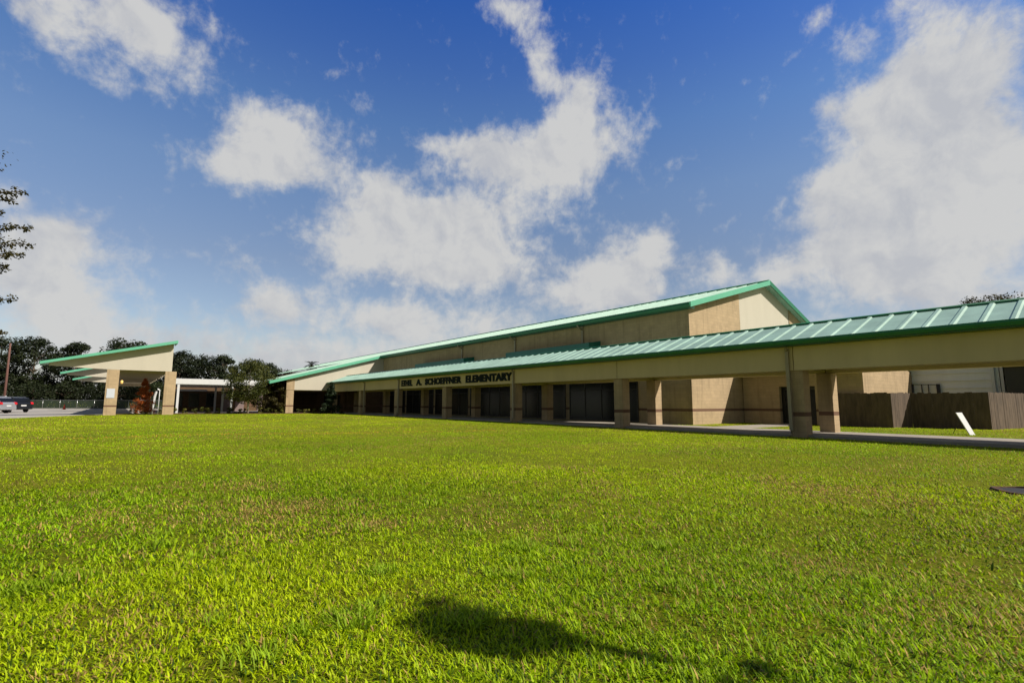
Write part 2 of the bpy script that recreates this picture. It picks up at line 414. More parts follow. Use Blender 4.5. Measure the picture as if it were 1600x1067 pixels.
def lawn_material():
    m, nt, b = new_mat('lawn_turf'); N, K = nt.nodes, nt.links
    tc = N.new('ShaderNodeTexCoord')
    def no(scale, det=6, rough=.6, stretch=None):
        n = N.new('ShaderNodeTexNoise'); n.inputs['Scale'].default_value = scale; n.inputs['Detail'].default_value = det; n.inputs['Roughness'].default_value = rough
        K.new(tc.outputs['Object'], n.inputs['Vector']); return n.outputs[0]
    def ramp(inp, p0, c0, p1, c1):
        r = N.new('ShaderNodeValToRGB'); r.color_ramp.elements[0].position = p0; r.color_ramp.elements[1].position = p1
        r.color_ramp.elements[0].color = c0 + (1,); r.color_ramp.elements[1].color = c1 + (1,); K.new(inp, r.inputs[0]); return r.outputs[0]
    def mix(f, a, c):
        x = N.new('ShaderNodeMixRGB'); K.new(f, x.inputs[0]); K.new(a, x.inputs[1]); K.new(c, x.inputs[2]); return x.outputs[0]
    c1 = ramp(no(.35), .35, (.15, .21, .003), .65, (.28, .31, .004))
    c2 = ramp(no(9, 8, .75), .3, (.05, .06, .005), .7, (.26, .24, .02))
    c = mix(no(3.0, 5), c1, c2)
    dry = ramp(no(.9, 7, .7), .58, (0, 0, 0), .72, (1, 1, 1))
    brown = ramp(no(20), .3, (.20, .15, .03), .7, (.30, .24, .06))
    s = N.new('ShaderNodeMath'); s.operation = 'MULTIPLY'; K.new(dry, s.inputs[0]); s.inputs[1].default_value = .35
    c = mix(s.outputs[0], c, brown)
    K.new(c, b.inputs['Base Color']); b.inputs['Roughness'].default_value = 1; b.inputs['Specular IOR Level'].default_value = .1
    bp = N.new('ShaderNodeBump'); bp.inputs['Strength'].default_value = 1; bp.inputs['Distance'].default_value = .05
    K.new(no(35, 6, .8), bp.inputs['Height']); K.new(bp.outputs[0], b.inputs['Normal'])
    return m
M_LAWN = lawn_material()

def build_ground():
    vs = np.concatenate([np.array([-1500, -600, -250, -120]), np.arange(-80, 12, 2.0), np.arange(12, 20, .4), np.arange(20, 60, 4), np.array([80, 150, 400, 1500])])
    us = np.concatenate([np.array([-1500, -500, -150, -60]), np.arange(-40, 60, 1.5), np.arange(60, 120, 10), np.array([150, 300, 700, 1500])])
    Vg, Ug = np.meshgrid(vs, us, indexing='ij')
    Z = ground_h(Vg, Ug)
    n, k = len(vs), len(us)
    verts = np.stack([Vg, Ug, Z], -1).reshape(-1, 3)
    i, j = np.meshgrid(np.arange(n - 1), np.arange(k - 1), indexing='ij')
    a = (i * k + j).ravel()
    idx = np.stack([a, a + k, a + k + 1, a + 1], 1).ravel()
    me = mesh_np('ground', verts, np.full(len(a), 4), idx, M_LAWN)
    for p in me.polygons: p.use_smooth = True
    o = bpy.data.objects.new('ground', me); C.objects.link(o); place_frame(o); o['kind'] = 'structure'
build_ground()

# pale paving beyond the lawn
def sheet(name, pts, z0, z1, m):
    b = MB(); b.prismz([FR(*p) for p in pts], z0, z1)
    o = b.build(name, m); place_frame(o); o['kind'] = 'structure'; return o
sheet('parking_lot', [(-34, 20), (-37.7, 36.7), (-41, 49), (-40, 52.3), (-36.5, 56.0), (-27, 60.5), (-22, 66), (-25, 90), (-60, 140), (-160, 120), (-150, 15)], -.1, .02, M_CONC)
sheet('planting_bed', [(-40.5, 50.6), (-32, 54.6), (-24.2, 56.4), (-20.9, 58.6), (-26.5, 60.3), (-36.3, 55.8), (-40.0, 52.1)], -.1, .06, M_MULCH)

# raised slab of the covered walkway
b = MB(); b.box(20.3, 23.8, -9, 61, -.2, .10); o = b.build('walkway_slab', M_CONC2, bevel=.015); place_frame(o); o['kind'] = 'structure'
b = MB(); b.prismz([(23.8, 14.4), (23.8, 12.9), (32.5, 12.5), (32.5, 14.0)], -.1, .045); o = b.build('concrete_path', M_CONC2); place_frame(o); o['kind'] = 'structure'

# ------------------------------------------------------------------ covered walkway
def walkway():
    t = thing('covered_walkway', 'long covered walkway with mint green ribbed roof and cream beams edging the lawn', 'covered walkway', 22.0, 26.0, 0)
    U0, U1 = -9.2, 60.4
    VE, VR, VB, ZE, ZR = 19.65, 21.9, 24.0, 3.60, 4.46
    # roof: two slopes with raised ribs
    b = MB()
    th = .06
    b.prism([(VE, ZE), (VR, ZR), (VB, ZE - .02), (VB, ZE - .02 - th), (VR, ZR - th - .02), (VE, ZE - th)], U0, U1)
    nx, nz = -(ZR - ZE), (VR - VE); l = math.hypot(nx, nz); nx /= l; nz /= l
    nr = int((U1 - U0) / .665)
    for i in range(nr + 1):
        u = U0 + .035 + i * .665
        w0, w1, h = .095, .045, .042
        for (xa, za, xb, zb, sx) in ((VE, ZE, VR, ZR, 1), (VB, ZE - .02, VR, ZR, -1)):
            ox, oz = nx * h * sx, nz * h
            vsx = []
            for (x, z) in ((xa, za), (xb, zb)):
                vsx += [(x, u - w0, z - .002), (x + ox, u - w1, z + oz), (x + ox, u + w1, z + oz), (x, u + w0, z - .002)]
            b.add(vsx, [(0, 1, 2, 3), (7, 6, 5, 4), (0, 4, 5, 1), (1, 5, 6, 2), (2, 6, 7, 3)])
    b.build('roof', M_TEAL, t)
    b = MB(); b.tube([(VR, U0 - .02, ZR + .03), (VR, U1, ZR + .03)], .055, 8); b.build('ridge_cap', M_TEALT, t)
    # gutter: rounded box section hung on the eave
    b = MB()
    prof = [(VE - .02, ZE + .02), (VE - .16, ZE + .02), (VE - .17, ZE - .05), (VE - .12, ZE - .15), (VE - .02, ZE - .17)]
    b.prism(prof, U0 - .03, U1); b.build('gutter', M_TEALT, t)
    b = MB(); b.box(VE, 20.06, U0, U1, ZE - .19, ZE - .075); b.build('eave_soffit', M_TEALD, t)
    b = MB(); b.box(VB - .12, VB, U0, U1, ZE - .25, ZE - .085); b.build('rear_fascia', M_TEALT, t)
    # beams with a drop panel joint at each column
    ZB, ZT = 2.50, 3.408
    cu = [8.08 + 8.70 * k for k in range(-2, 7)]; cu[2] = 8.22
    edges = [U0 + .05] + [c for c in cu if c > U0] + [U1]
    edges = sorted(set(edges))
    for s, (x0, x1) in enumerate(((20.10, 20.42), (23.18, 23.46))):
        for a, c in zip(edges[:-1], edges[1:]):
            if c - a < .5: continue
            b = MB(); b.box(x0, x1, a + .012, c - .012, ZB, ZT if s == 0 else 3.34); b.build('beam', M_CREAM, t, bevel=.01)
    b = MB(); b.box(20.425, 23.175, U0 + .05, U1, 2.66, 2.72)
    for i in range(0, int((U1 - U0) / .3)):
        b.box(20.43, 23.17, U0 + .1 + i * .3, U0 + .13 + i * .3, 2.645, 2.661)
    b.build('soffit', M_CREAM2, t)
    for a, c in ((U0 + .02, U0 + .14), (U1 - .1, U1 - .01)):
        b = MB(); b.prism([(20.42, 2.72), (20.42, ZE + .1), (VR, ZR - .12), (23.18, ZE + .15), (23.18, 2.72)], a, c); b.build('end_panel', M_CREAM, t)
    for k, c in enumerate(cu):
        for x0 in (20.16, 22.9):
            b = MB(); b.box(x0, x0 + .56, c - .28, c + .28, -.15, ZB - .004); b.build('column', M_BLOCK, t, bevel=.012)
    for uu, zb in ((50.1, .25), (42.1, .25), (25.3, .25), (8.40, .25), (-8.5, .25)):
        b = MB()
        b.tube([(19.95, uu, ZE - .16), (19.95, uu, ZE - .28), (20.03, uu, 3.25)], .055, 8)
        b.box(19.985, 20.09, uu - .06, uu + .06, zb, 3.3)
        b.tube([(20.03, uu, zb + .03), (19.99, uu, .12), (19.86, uu, .07)], .055, 8)
        b.build('downspout', M_PIPE, t)
    # dark metal letters fixed on the beam
    words = (('ETHEL', 41.55, 39.45, 2.70), ('A.', 38.75, 37.75, 2.70), ('SCHOEFFNER', 37.15, 31.55, 2.70), ('ELEMENTARY', 30.95, 25.42, 2.70))
    ve = []; fe = []
    for wd, ua, ub, z0 in words:
        cu_ = bpy.data.curves.new('letters', 'FONT'); cu_.body = wd; cu_.size = 1.0; cu_.extrude = .03; cu_.offset = .05; cu_.resolution_u = 3
        ob = bpy.data.objects.new('letters', cu_); C.objects.link(ob)
        bpy.context.view_layer.update()
        dg = bpy.context.evaluated_depsgraph_get(); me = bpy.data.meshes.new_from_object(ob.evaluated_get(dg))
        co = [v.co.copy() for v in me.vertices]
        mnx = min(p.x for p in co); mxx = max(p.x for p in co); mny = min(p.y for p in co); mxy = max(p.y for p in co)
        off = len(ve)
        for p in co:
            ve.append((20.066 + p.z, ua + (ub - ua) * (p.x - mnx) / (mxx - mnx), z0 + .54 * (p.y - mny) / (mxy - mny)))
        fe += [tuple(i + off for i in pl.vertices) for pl in me.polygons]
        bpy.data.objects.remove(ob); bpy.data.curves.remove(cu_); bpy.data.meshes.remove(me)
    b = MB(); b.add(ve, fe); b.build('sign_lettering', M_LETTER, t, recalc=True)
    b = MB()
    for i in range(2): b.box(20.075, 20.099, 25.35, 41.65, 2.585 + i * .745, 2.61 + i * .745)
    return t
walkway()

# ------------------------------------------------------------------ main building
def roofslab(b, pts, u0, u1, th=.12, ribs=0):
    """Sloping roof through (v, z) points, seen thickness th."""
    lo = [(x, z - th) for x, z in pts][::-1]
    b.prism(pts + lo, u0, u1)
    if ribs:
        n = int((u1 - u0) / ribs)
        for i in range(1, n):
            u = u0 + i * ribs
            for (xa, za), (xb, zb) in zip(pts[:-1], pts[1:]):
                b.add([(xa, u - .04, za), (xa, u - .02, za + .06), (xa, u + .02, za + .06), (xa, u + .04, za),
                       (xb, u - .04, zb), (xb, u - .02, zb + .06), (xb, u + .02, zb + .06), (xb, u + .04, zb)],
                      [(0, 1, 2, 3), (7, 6, 5, 4), (0, 4, 5, 1), (1, 5, 6, 2), (2, 6, 7, 3)])

def main_building():
    t = thing('school_building', 'long tan block school building with a pitched green metal roof and pale gable end', 'building', 36.0, 60.0, 0)
    UE, VA = 16.6, 26.6
    ridge = (36.4, 10.0); SL = (10.0 - 7.15) / (36.4 - 26.1)
    # long wall facing the lawn: block below and above
    b = MB(); b.box(VA, VA + .3, UE + .004, 60.4, -.2, 7.02); b.build('front_wall', M_BLOCK, t)
    # dark glazed bays added over the block wall to deepen the walkway's shade
    for (ua, ub) in ((20.5, 26.7), (27.2, 33.4), (33.9, 40.1), (40.6, 46.8), (47.3, 53.5), (54.0, 60.2)):
        fr = MB(); n = 4; w = (ub - ua) / n
        fr.box(VA - .06, VA - .003, ua, ub, 2.9, 3.0); fr.box(VA - .06, VA - .003, ua, ub, .05, .14); fr.box(VA - .061, VA - .0035, ua, ub, 2.15, 2.2)
        for i in range(n + 1): fr.box(VA - .062, VA - .004, ua + i * w - .04, ua + i * w + .04, .05, 3.0)
        f = fr.build('window', M_BRONZE, t)
        g = MB(); g.box(VA - .03, VA - .006, ua + .01, ub - .01, .13, 2.95); g.build('pane', M_GLASS, f)
    # gable end
    def roofz(v): return 10.0 - SL * (36.4 - v) if v <= 36.4 else 10.0 - .36 * (v - 36.4)
    def gab(v0, v1, u, th, m, name):
        ps = [(v0, -.2), (v1, -.2), (v1, roofz(v1) - .12)] + ([(36.4, 9.88)] if v0 < 36.4 < v1 else []) + [(v0, roofz(v0) - .12)]
        b = MB(); b.prism(ps, u, u + th); return b.build(name, m, t)
    gab(VA, 32.74, UE, .3, M_BLOCK, 'gable_wall')
    gab(32.74, 40.35, UE + .04, .3, M_PANEL, 'gable_panel')
    gab(40.35, 46.0, UE, .3, M_BLOCKU, 'gable_wall')
    b = MB(); b.box(45.7, 46.0, UE + .3, 118, -.2, 6.3); b.build('rear_wall', M_BLOCKU, t)
    # main roof
    b = MB(); roofslab(b, [(26.1, 7.15), ridge, (46.6, roofz(46.6))], UE - .45, 118, .10, ribs=.8); b.build('roof', M_TEAL, t)
    b = MB(); b.tube([(36.4, UE - .45, 10.05), (36.4, 118, 10.05)], .10, 8); b.build('ridge_cap', M_TEALT, t)
    # rake trims
    b = MB(); u0, u1 = UE - .52, UE - .453
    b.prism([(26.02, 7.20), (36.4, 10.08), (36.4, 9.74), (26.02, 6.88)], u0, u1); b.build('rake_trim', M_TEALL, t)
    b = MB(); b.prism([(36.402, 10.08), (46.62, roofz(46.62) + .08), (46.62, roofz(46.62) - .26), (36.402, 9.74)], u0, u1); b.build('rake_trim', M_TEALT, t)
    # eave gutter
    b = MB(); b.prism([(26.10, 7.17), (25.93, 7.17), (25.91, 7.05), (25.98, 6.90), (26.10, 6.88)], UE - .50, 60.3); b.build('gutter', M_TEALT, t)
    b = MB(); b.box(26.10, VA, UE - .40, 60.3, 6.86, 6.93); b.build('eave_soffit', M_TEALD, t)
    for uu in (41.65, 33.25, 25.3):
        b = MB(); b.box(VA - .12, VA - .01, uu - .07, uu + .07, 5.2, 6.85); b.tube([(26.02, uu, 6.9), (26.02, uu, 6.78), (VA - .07, uu, 6.6)], .055); b.build('downspout', M_PIPE, t)
    # low teal awnings on the wall, seen over the walkway roof
    for ua, ub in ((39.6, 49.4), (23.62, 33.1)):
        b = MB(); b.prism([(25.4, 5.02), (25.4, 5.42), (VA - .003, 5.62), (VA - .003, 5.02)], ua, ub); b.build('awning', M_TEALD, t)
    # ---- west wing: the same roof plane runs down over a deep porch
    UW, UB = 60.45, 72.0
    def wz(v): return 7.15 - SL * (26.1 - v)
    b = MB(); b.prism([(15.2, 2.67), (26.9, 2.67), (26.9, wz(26.9) - .15), (15.2, wz(15.2) - .15)], UW, UW + .3); b.build('wing_wall', M_PANEL, t)
    b = MB(); roofslab(b, [(13.2, wz(13.2)), (26.1 - .003, 7.15)], UW - .4, UB + .4, .10, ribs=.8); b.build('wing_roof', M_TEAL, t)
    b = MB(); b.prism([(13.15, wz(13.15) + .06), (27.0, wz(27.0) + .06), (27.0, wz(27.0) - .28), (13.15, wz(13.15) - .26)], UW - .47, UW - .403); b.build('rake_trim', M_TEALL, t)
    b = MB(); b.prism([(13.20, wz(13.2) + .02), (13.04, wz(13.2) + .02), (13.06, wz(13.2) - .2), (13.20, wz(13.2) - .2)], UW - .45, UB + .4); b.build('gutter', M_TEALT, t)
    b = MB(); b.box(15.25, 26.5, UW + .3, UB, 2.6, 2.68); b.build('soffit', M_CREAM2, t)
    for cuu in (60.4, 71.4):
        b = MB(); b.box(15.05, 15.85, cuu, cuu + .8, -.15, wz(15.2) - .2 if cuu > 65 else 2.66); b.build('column', M_BLOCK, t, bevel=.015)
    b = MB(); b.box(15.02, 15.88, 60.37, 60.449, 2.66, wz(15.1) - .16); b.build('column_cap', M_BLOCKU, t)
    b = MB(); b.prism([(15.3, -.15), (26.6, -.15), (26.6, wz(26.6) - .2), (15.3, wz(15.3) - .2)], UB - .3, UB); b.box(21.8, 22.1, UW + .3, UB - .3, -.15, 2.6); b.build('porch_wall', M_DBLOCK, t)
    b = MB(); b.box(22.1, 26.6, UW + .02, UW + .30, -.15, 2.668); b.build('porch_wall', M_DBLOCK, t)  # dark wall added to shut the bright gap at the walkway end
    for (ua) in (62.2, 66.2):
        f = MB(); f.box(21.72, 21.795, ua, ua + 2.0, .02, 2.25); f = f.build('door', M_BRONZE, t)
        g = MB(); g.box(21.70, 21.716, ua + .15, ua + .9, .3, 2.1); g.box(21.70, 21.716, ua + 1.1, ua + 1.85, .3, 2.1); g.build('pane', M_GLASS, f)
    # far front wall beyond the wing
    b = MB(); b.box(VA, VA + .3, UB, 118, -.2, 7.0); b.build('front_wall', M_BLOCK, t)
main_building()

# ------------------------------------------------------------------ low wing right of the gable
def low_wing():
    t = thing('classroom_wing', 'low tan block classroom wing with a dark double doorway, seen through the walkway columns', 'building', 36.0, 13.0, 0)
    V0, UA, UB = 32.55, 9.72, 16.55
    b = MB(); b.box(V0, V0 + .3, UA + .302, 12.2, -.2, 3.2); b.box(V0, V0 + .3, 14.25, UB, -.2, 3.2); b.box(V0, V0 + .3, 12.2, 14.25, 2.3, 3.2)
    b.build('front_wall', M_BLOCK, t)
    b = MB(); b.prism([(V0, -.2), (42.5, -.2), (42.5, 3.2), (38, 4.35), (V0, 3.2)], UA, UA + .3); b.build('end_wall', M_BLOCKU, t)
    b = MB(); roofslab(b, [(31.85, 3.3), (38.0, 4.7), (44.0, 3.3)], UA - .35, UB - .05, .1, ribs=.665); b.build('roof', M_TEAL, t)
    b = MB(); b.box(31.7, 31.848, UA - .35, UB - .05, 3.12, 3.32); b.build('gutter', M_TEALT, t)
    b = MB(); b.box(31.85, V0, UA - .3, UB - .05, 3.10, 3.195); b.build('soffit', M_CREAM2, t)
    d = MB(); d.box(V0 + .5, V0 + .56, 12.2, 14.25, -.1, 2.35); d = d.build('door', M_BRONZE, t)
    g = MB(); g.box(V0 + .48, V0 + .497, 12.35, 13.1, .3, 2.1); g.box(V0 + .48, V0 + .497, 13.35, 14.1, .3, 2.1); g.build('pane', M_GLASS, d)
    for ja, jb in ((12.12, 12.199), (14.251, 14.33)):
        b = MB(); b.box(V0 + .301, V0 + .6, ja, jb, -.1, 2.35); b.build('door_jamb', M_BRONZE, t)
low_wing()

# ------------------------------------------------------------------ timber fence, stepping back in a zigzag
def wood_fence():
    t = thing('wooden_fence', 'weathered brown board privacy fence stepping in and out behind the walkway', 'fence', 33.0, 8.0, 0)
    rng = random.Random(3)
    runs = [((32.2, 11.3), (32.2, 8.42)), ((32.2, 8.42), (34.0, 8.0)), ((34.0, 8.0), (34.0, 4.88)), ((34.0, 4.88), (39.6, 3.84))]
    for a, c in runs:
        a = Vector(a + (0,)); c = Vector(c + (0,)); L_ = (c - a).length; d = (c - a) / L_; nrm = Vector((-d.y, d.x, 0))
        n = max(1, int(L_ / .145)); w = L_ / n
        b = MB()
        for i in range(n):
            p = a + d * (w * i + .0012); q = a + d * (w * (i + 1) - .0012)
            off = rng.uniform(-.008, .008); h = 1.84 + rng.uniform(-.025, .03); o1 = nrm * (off); o2 = nrm * (off + .018)
            ch = d * .012
            vs = []
            for o_ in (o1, o2):
                vs += [p + o_, q + o_, q + o_ + Vector((0, 0, h - .012)), q + o_ - ch + Vector((0, 0, h)), p + o_ + ch + Vector((0, 0, h)), p + o_ + Vector((0, 0, h - .012))]
            b.add(vs, [(0, 1, 2, 3, 4, 5), (11, 10, 9, 8, 7, 6)] + [(k, 6 + k, 6 + (k + 1) % 6, (k + 1) % 6) for k in range(6)])
        b.build('board_panel', M_WOOD, t)
        r = MB()
        for z in (.35, 1.0, 1.6):
            o1 = nrm * .03; o2 = nrm * .07
            vs = [a + o1 + Vector((0, 0, z)), c + o1 + Vector((0, 0, z)), c + o1 + Vector((0, 0, z + .09)), a + o1 + Vector((0, 0, z + .09)),
                  a + o2 + Vector((0, 0, z)), c + o2 + Vector((0, 0, z)), c + o2 + Vector((0, 0, z + .09)), a + o2 + Vector((0, 0, z + .09))]
            r.add(vs, [(0, 1, 2, 3), (7, 6, 5, 4), (0, 4, 5, 1), (1, 5, 6, 2), (2, 6, 7, 3), (3, 7, 4, 0)])
        r.build('rail', M_WOOD, t)
wood_fence()

# ------------------------------------------------------------------ grey portable building behind the fence
def portable():
    t = thing('portable_building', 'grey metal sided portable building with white corner trim behind the wooden fence', 'building', 45.0, 8.0, 0)
    b = MB(); b.box(42.0, 48, 5.45, 9.8, .5, 3.6)
    for z in (1.2, 1.75, 2.25, 2.72, 3.2): b.box(41.93, 42.0, 5.5, 9.75, z, z + .07)
    b.build('wall', M_GREY, t)
    b = MB(); b.box(41.8, 48.2, 5.2, 10.0, 3.602, 3.75); b.build('roof', M_WHITE, t)
    for u in (5.72, 5.32):
        b = MB(); b.box(41.85, 41.96, u - .07, u + .07, .0, 3.6); b.build('corner_post', M_WHITE, t)
    for u, w in ((9.72, .10), (9.2, .03), (8.85, .03), (8.35, .10)):
        b = MB(); b.tube([(41.85, u, .0), (41.85, u, 2.55)], w, 8); b.build('vent_pipe', M_BRONZE, t)
    b = MB(); b.tube([(41.82, 9.7, 2.55), (41.82, 8.3, 2.5)], .025, 6); b.build('conduit', M_BRONZE, t)
portable()

# ------------------------------------------------------------------ drop-off canopies at the far left
def dropoff(u, label):
    t = thing('drop_off_canopy', label, 'canopy', 0.0, u, 0, group='wedge shaped drop-off canopies over the driveway')
    S = .262; z0 = 4.76
    zz = lambda v: z0 + S * (v + 5.45)
    b = MB(); roofslab(b, [(-5.5, zz(-5.5)), (4.35, zz(4.35))], u - .70, u + 2.3, .10, ribs=.5); b.build('roof', M_TEAL, t)
    b = MB(); b.prism([(-5.55, zz(-5.55) + .05), (4.4, zz(4.4) + .05), (4.4, zz(4.4) - .24), (-5.55, zz(-5.55) - .18)], u - .78, u - .702); b.build('rake_trim', M_TEALL, t)
    b = MB(); b.box(4.352, 4.42, u - .70, u + 2.3, zz(4.35) - .22, zz(4.35) + .03); b.build('fascia', M_TEALL, t)
    b = MB(); b.box(-5.56, -5.502, u - .70, u + 2.3, zz(-5.5) - .16, zz(-5.5) + .03); b.build('gutter', M_TEALL, t)
    b = MB(); b.prism([(-5.0, 4.50), (-2.4, 4.36), (-.4, 4.30), (4.14, 4.30), (4.14, zz(4.14) - .11), (-5.0, zz(-5.0) - .11)], u + .02, u + .30)
    b.build('gable_beam', M_PANEL, t)
    b = MB(); b.box(-.9, 4.1, u + .302, u + 20.0, 4.40, 4.62)
    for i in range(6): b.box(-.9, 4.1, u + 2.5 + 3 * i, u + 2.75 + 3 * i, 4.2, 4.398)
    b.build('ceiling', M_CREAM2, t)
    for x0 in ((-.92, 3.62) if u < 70 else (-.92,)):
        for uu in (u + .02,):
            b = MB(); b.box(x0, x0 + .94, uu, uu + .7, -.15, 4.296); b.build('column', M_BLOCK, t, bevel=.015)
    return t
dropoff(60.6, 'nearest wedge shaped drop-off canopy with green edge and a white notice on its column')
dropoff(81.0, 'middle drop-off canopy, its green tip showing just under the nearest one')
dropoff(102.5, 'farthest and smallest drop-off canopy with green tip, behind the other two')
b = MB(); b.box(-.80, -.20, 60.585, 60.612, 1.62, 2.5); o = b.build('notice', M_PAPER); place_frame(o); recentre(o); single(o, 'white paper notice fixed on the left column of the drop-off canopy', 'notice')
t = thing('wall_lamp', 'small yellow lit lamp on the column under the drop-off canopy', 'lamp', .06, 61.0, 3.0)
m, nt, bb = new_mat('warm_lamp_glass'); bb.inputs['Base Color'].default_value = (.8, .5, .15, 1); bb.inputs['Emission Color'].default_value = (1, .62, .2, 1); bb.inputs['Emission Strength'].default_value = .22
b = MB(); b.box(.022, .12, 60.9, 61.1, 3.0, 3.3); b.build('bracket', M_BRONZE, t)
b = MB(); b.tube([(.25, 61.0, 2.98), (.25, 61.0, 3.05), (.25, 61.0, 3.25), (.25, 61.0, 3.32)], [.06, .11, .11, .05], 12); b.build('globe', m, t)

# ------------------------------------------------------------------ white flat walkway canopy and the low dark block behind it
def white_canopy():
    t = thing('flat_canopy', 'white flat roofed walkway canopy on slim white posts at the drop-off', 'canopy', 10, 70, 0)
    b = MB(); b.box(4.95, 15.0, 66.0, 79.0, 3.22, 3.84); b.build('roof', M_WHITE, t, bevel=.02)
    for v in (5.25, 10.5):
        for u in (66.15, 72.4, 78.5):
            b = MB(); b.box(v - .11, v + .11, u - .11, u + .11, 0, 3.22); b.build('post', M_WHITE, t)
    b = MB(); b.box(4.1, 4.9, 66.5, 66.75, 2.45, 2.75); b.build('bracket', M_WHITE, t)
    t = thing('entrance_block', 'low brown block with mauve doors behind the white flat canopy', 'building', 14, 84, 0)
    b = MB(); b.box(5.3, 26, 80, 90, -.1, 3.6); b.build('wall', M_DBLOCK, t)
    for v in (11.4, 13.2, 16.0):
        d = MB(); d.box(v, v + 1.1, 79.93, 79.997, 0, 2.5); d = d.build('door', M_MAUVE, t)
        h = MB(); h.tube([(v + .9, 79.88, 1.0), (v + .9, 79.88, 1.25)], .02); h.build('handle', M_RIM, d)
    for v in (5.7, 7.6, 9.6):
        d = MB(); d.box(v, v + 1.2, 79.93, 79.997, .6, 2.5); d = d.build('window', M_BRONZE, t)
        h = MB(); h.box(v + .08, v + 1.12, 79.90, 79.928, .68, 2.42); h.build('pane', M_GLASS, d)
    b = MB(); b.box(5.8, 9.6, 79.4, 79.9, 2.72, 2.95); o = b.build('light_box', M_WHITE, bevel=.02); place_frame(o); recentre(o); single(o, 'long white box hung under the flat white canopy roof', 'light box')
white_canopy()

# ------------------------------------------------------------------ plants
LEAFQ = np.array([(-.5, 0, 0), (0, -.28, .06), (.5, 0, 0), (0, .28, .06)])
def leaf_cloud(rng, centres, radii, per, size, flat=.8, tone_bias=None):
    """Leaf-sized faces spread through clumps; returns verts, tone."""
    n = len(centres) * per
    c = np.repeat(centres, per, 0); r = np.repeat(radii, per)
    d = rng.normal(size=(n, 3)); d /= np.linalg.norm(d, axis=1)[:, None]
    rad = rng.random(n) ** .45
    p = c + d * (rad * r)[:, None] * np.array([1, 1, flat])
    nrm = d * .6 + rng.normal(size=(n, 3)) * .5 + np.array([0, 0, .5]); nrm /= np.linalg.norm(nrm, axis=1)[:, None]
    t = np.cross(nrm, rng.normal(size=(n, 3))); t /= np.linalg.norm(t, axis=1)[:, None]; bt = np.cross(nrm, t)
    s = size * rng.uniform(.6, 1.4, n)
    V_ = p[:, None, :] + (t[:, None, :] * LEAFQ[None, :, 0:1] + bt[:, None, :] * LEAFQ[None, :, 1:2] + nrm[:, None, :] * LEAFQ[None, :, 2:3]) * s[:, None, None]
    ctone = np.repeat(rng.random(len(centres)), per)
    tone = np.clip(.5 * ctone + .5 * rng.random(n), 0, 1)
    return V_.reshape(-1, 3), np.repeat(tone, 4)
def leaf_mesh(name, V_, tone, m):
    n = len(V_) // 4
    return mesh_np(name, V_, np.full(n, 4), np.arange(4 * n), m, tone=tone)

def tree_meshes(seed, h, cr, trunk_h, m, kind='round', nclump=60, per=110, leaf=.30, bark=None, tr=.25):
    rng = np.random.default_rng(seed); rr = random.Random(seed)
    b = MB(); lean = rr.uniform(-.04, .04) * h
    b.tube([(0, 0, -.1), (lean * .3, 0, trunk_h * .5), (lean, 0, trunk_h), (lean * 1.4, .1, trunk_h + (h - trunk_h) * .75)], [tr * 1.25, tr, tr * .75, tr * .15], 8)
    cs = []; rs = []
    cz0, cz1 = trunk_h * .85, h
    for i in range(nclump):
        a = rr.uniform(0, 2 * math.pi); z = rr.uniform(0, 1)
        if kind == 'cone': w = (1 - z) * 1.0 + .08; r_ = cr * w * math.sqrt(rr.random()); cz = cz0 + (cz1 - cz0) * z; cs_r = .10 * (cz1 - cz0) * (.5 + .6 * (1 - z))
        elif kind == 'pine': w = math.sqrt(max(0, 1 - (z * 1.1 - .25) ** 2)); r_ = cr * w * rr.uniform(.25, 1); cz = cz0 + (cz1 - cz0) * z; cs_r = cr * rr.uniform(.22, .38)
        else: w = math.sqrt(max(.05, 1 - (2 * z - .95) ** 2)); r_ = cr * w * math.sqrt(rr.uniform(.1, 1)); cz = cz0 + (cz1 - cz0) * z; cs_r = cr * rr.uniform(.18, .34)
        cs.append((lean + math.cos(a) * r_, math.sin(a) * r_, cz - cs_r * .5)); rs.append(cs_r)
    for i in range(0, nclump, 3 if kind != 'cone' else 5):
        c = Vector(cs[i]); s0 = Vector((lean, 0, min(c.z - .15 * h, trunk_h + (h - trunk_h) * .5) if kind != 'cone' else c.z - .05 * h)); s0.z = max(s0.z, trunk_h * .6)
        mid = (s0 + c) / 2 + Vector((0, 0, .04 * h))
        b.tube([s0, mid, c], [tr * .35, tr * .2, tr * .06], 5, cap=False)
    V_, tone = leaf_cloud(rng, np.array(cs), np.array(rs), per, leaf)
    lm = leaf_mesh('crown', V_, tone, m)
    tm_o = b.build('trunk', bark or M_BARK, None, recalc=False); tm = tm_o.data; bpy.data.objects.remove(tm_o)
    return tm, lm
def put_tree(name, label, meshes, x, y, s=1.0, rz=0.0, sz=None, group=None, z=0.0, cat='tree'):
    t = thing(name, label, cat, x, y, z, group=group, frame=False)
    t.rotation_euler = (0, 0, rz); t.scale = (s, s, sz or s)
    for nm, me in zip(('trunk', 'crown'), meshes):
        o = bpy.data.objects.new(nm, me); C.objects.link(o); o.parent = t
    return t
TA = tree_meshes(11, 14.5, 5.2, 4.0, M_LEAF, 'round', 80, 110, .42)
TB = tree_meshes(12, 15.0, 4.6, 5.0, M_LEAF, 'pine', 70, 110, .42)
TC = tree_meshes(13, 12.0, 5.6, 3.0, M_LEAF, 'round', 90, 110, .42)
TD = tree_meshes(14, 13.5, 4.0, 4.5, M_LEAF, 'round', 60, 110, .40)
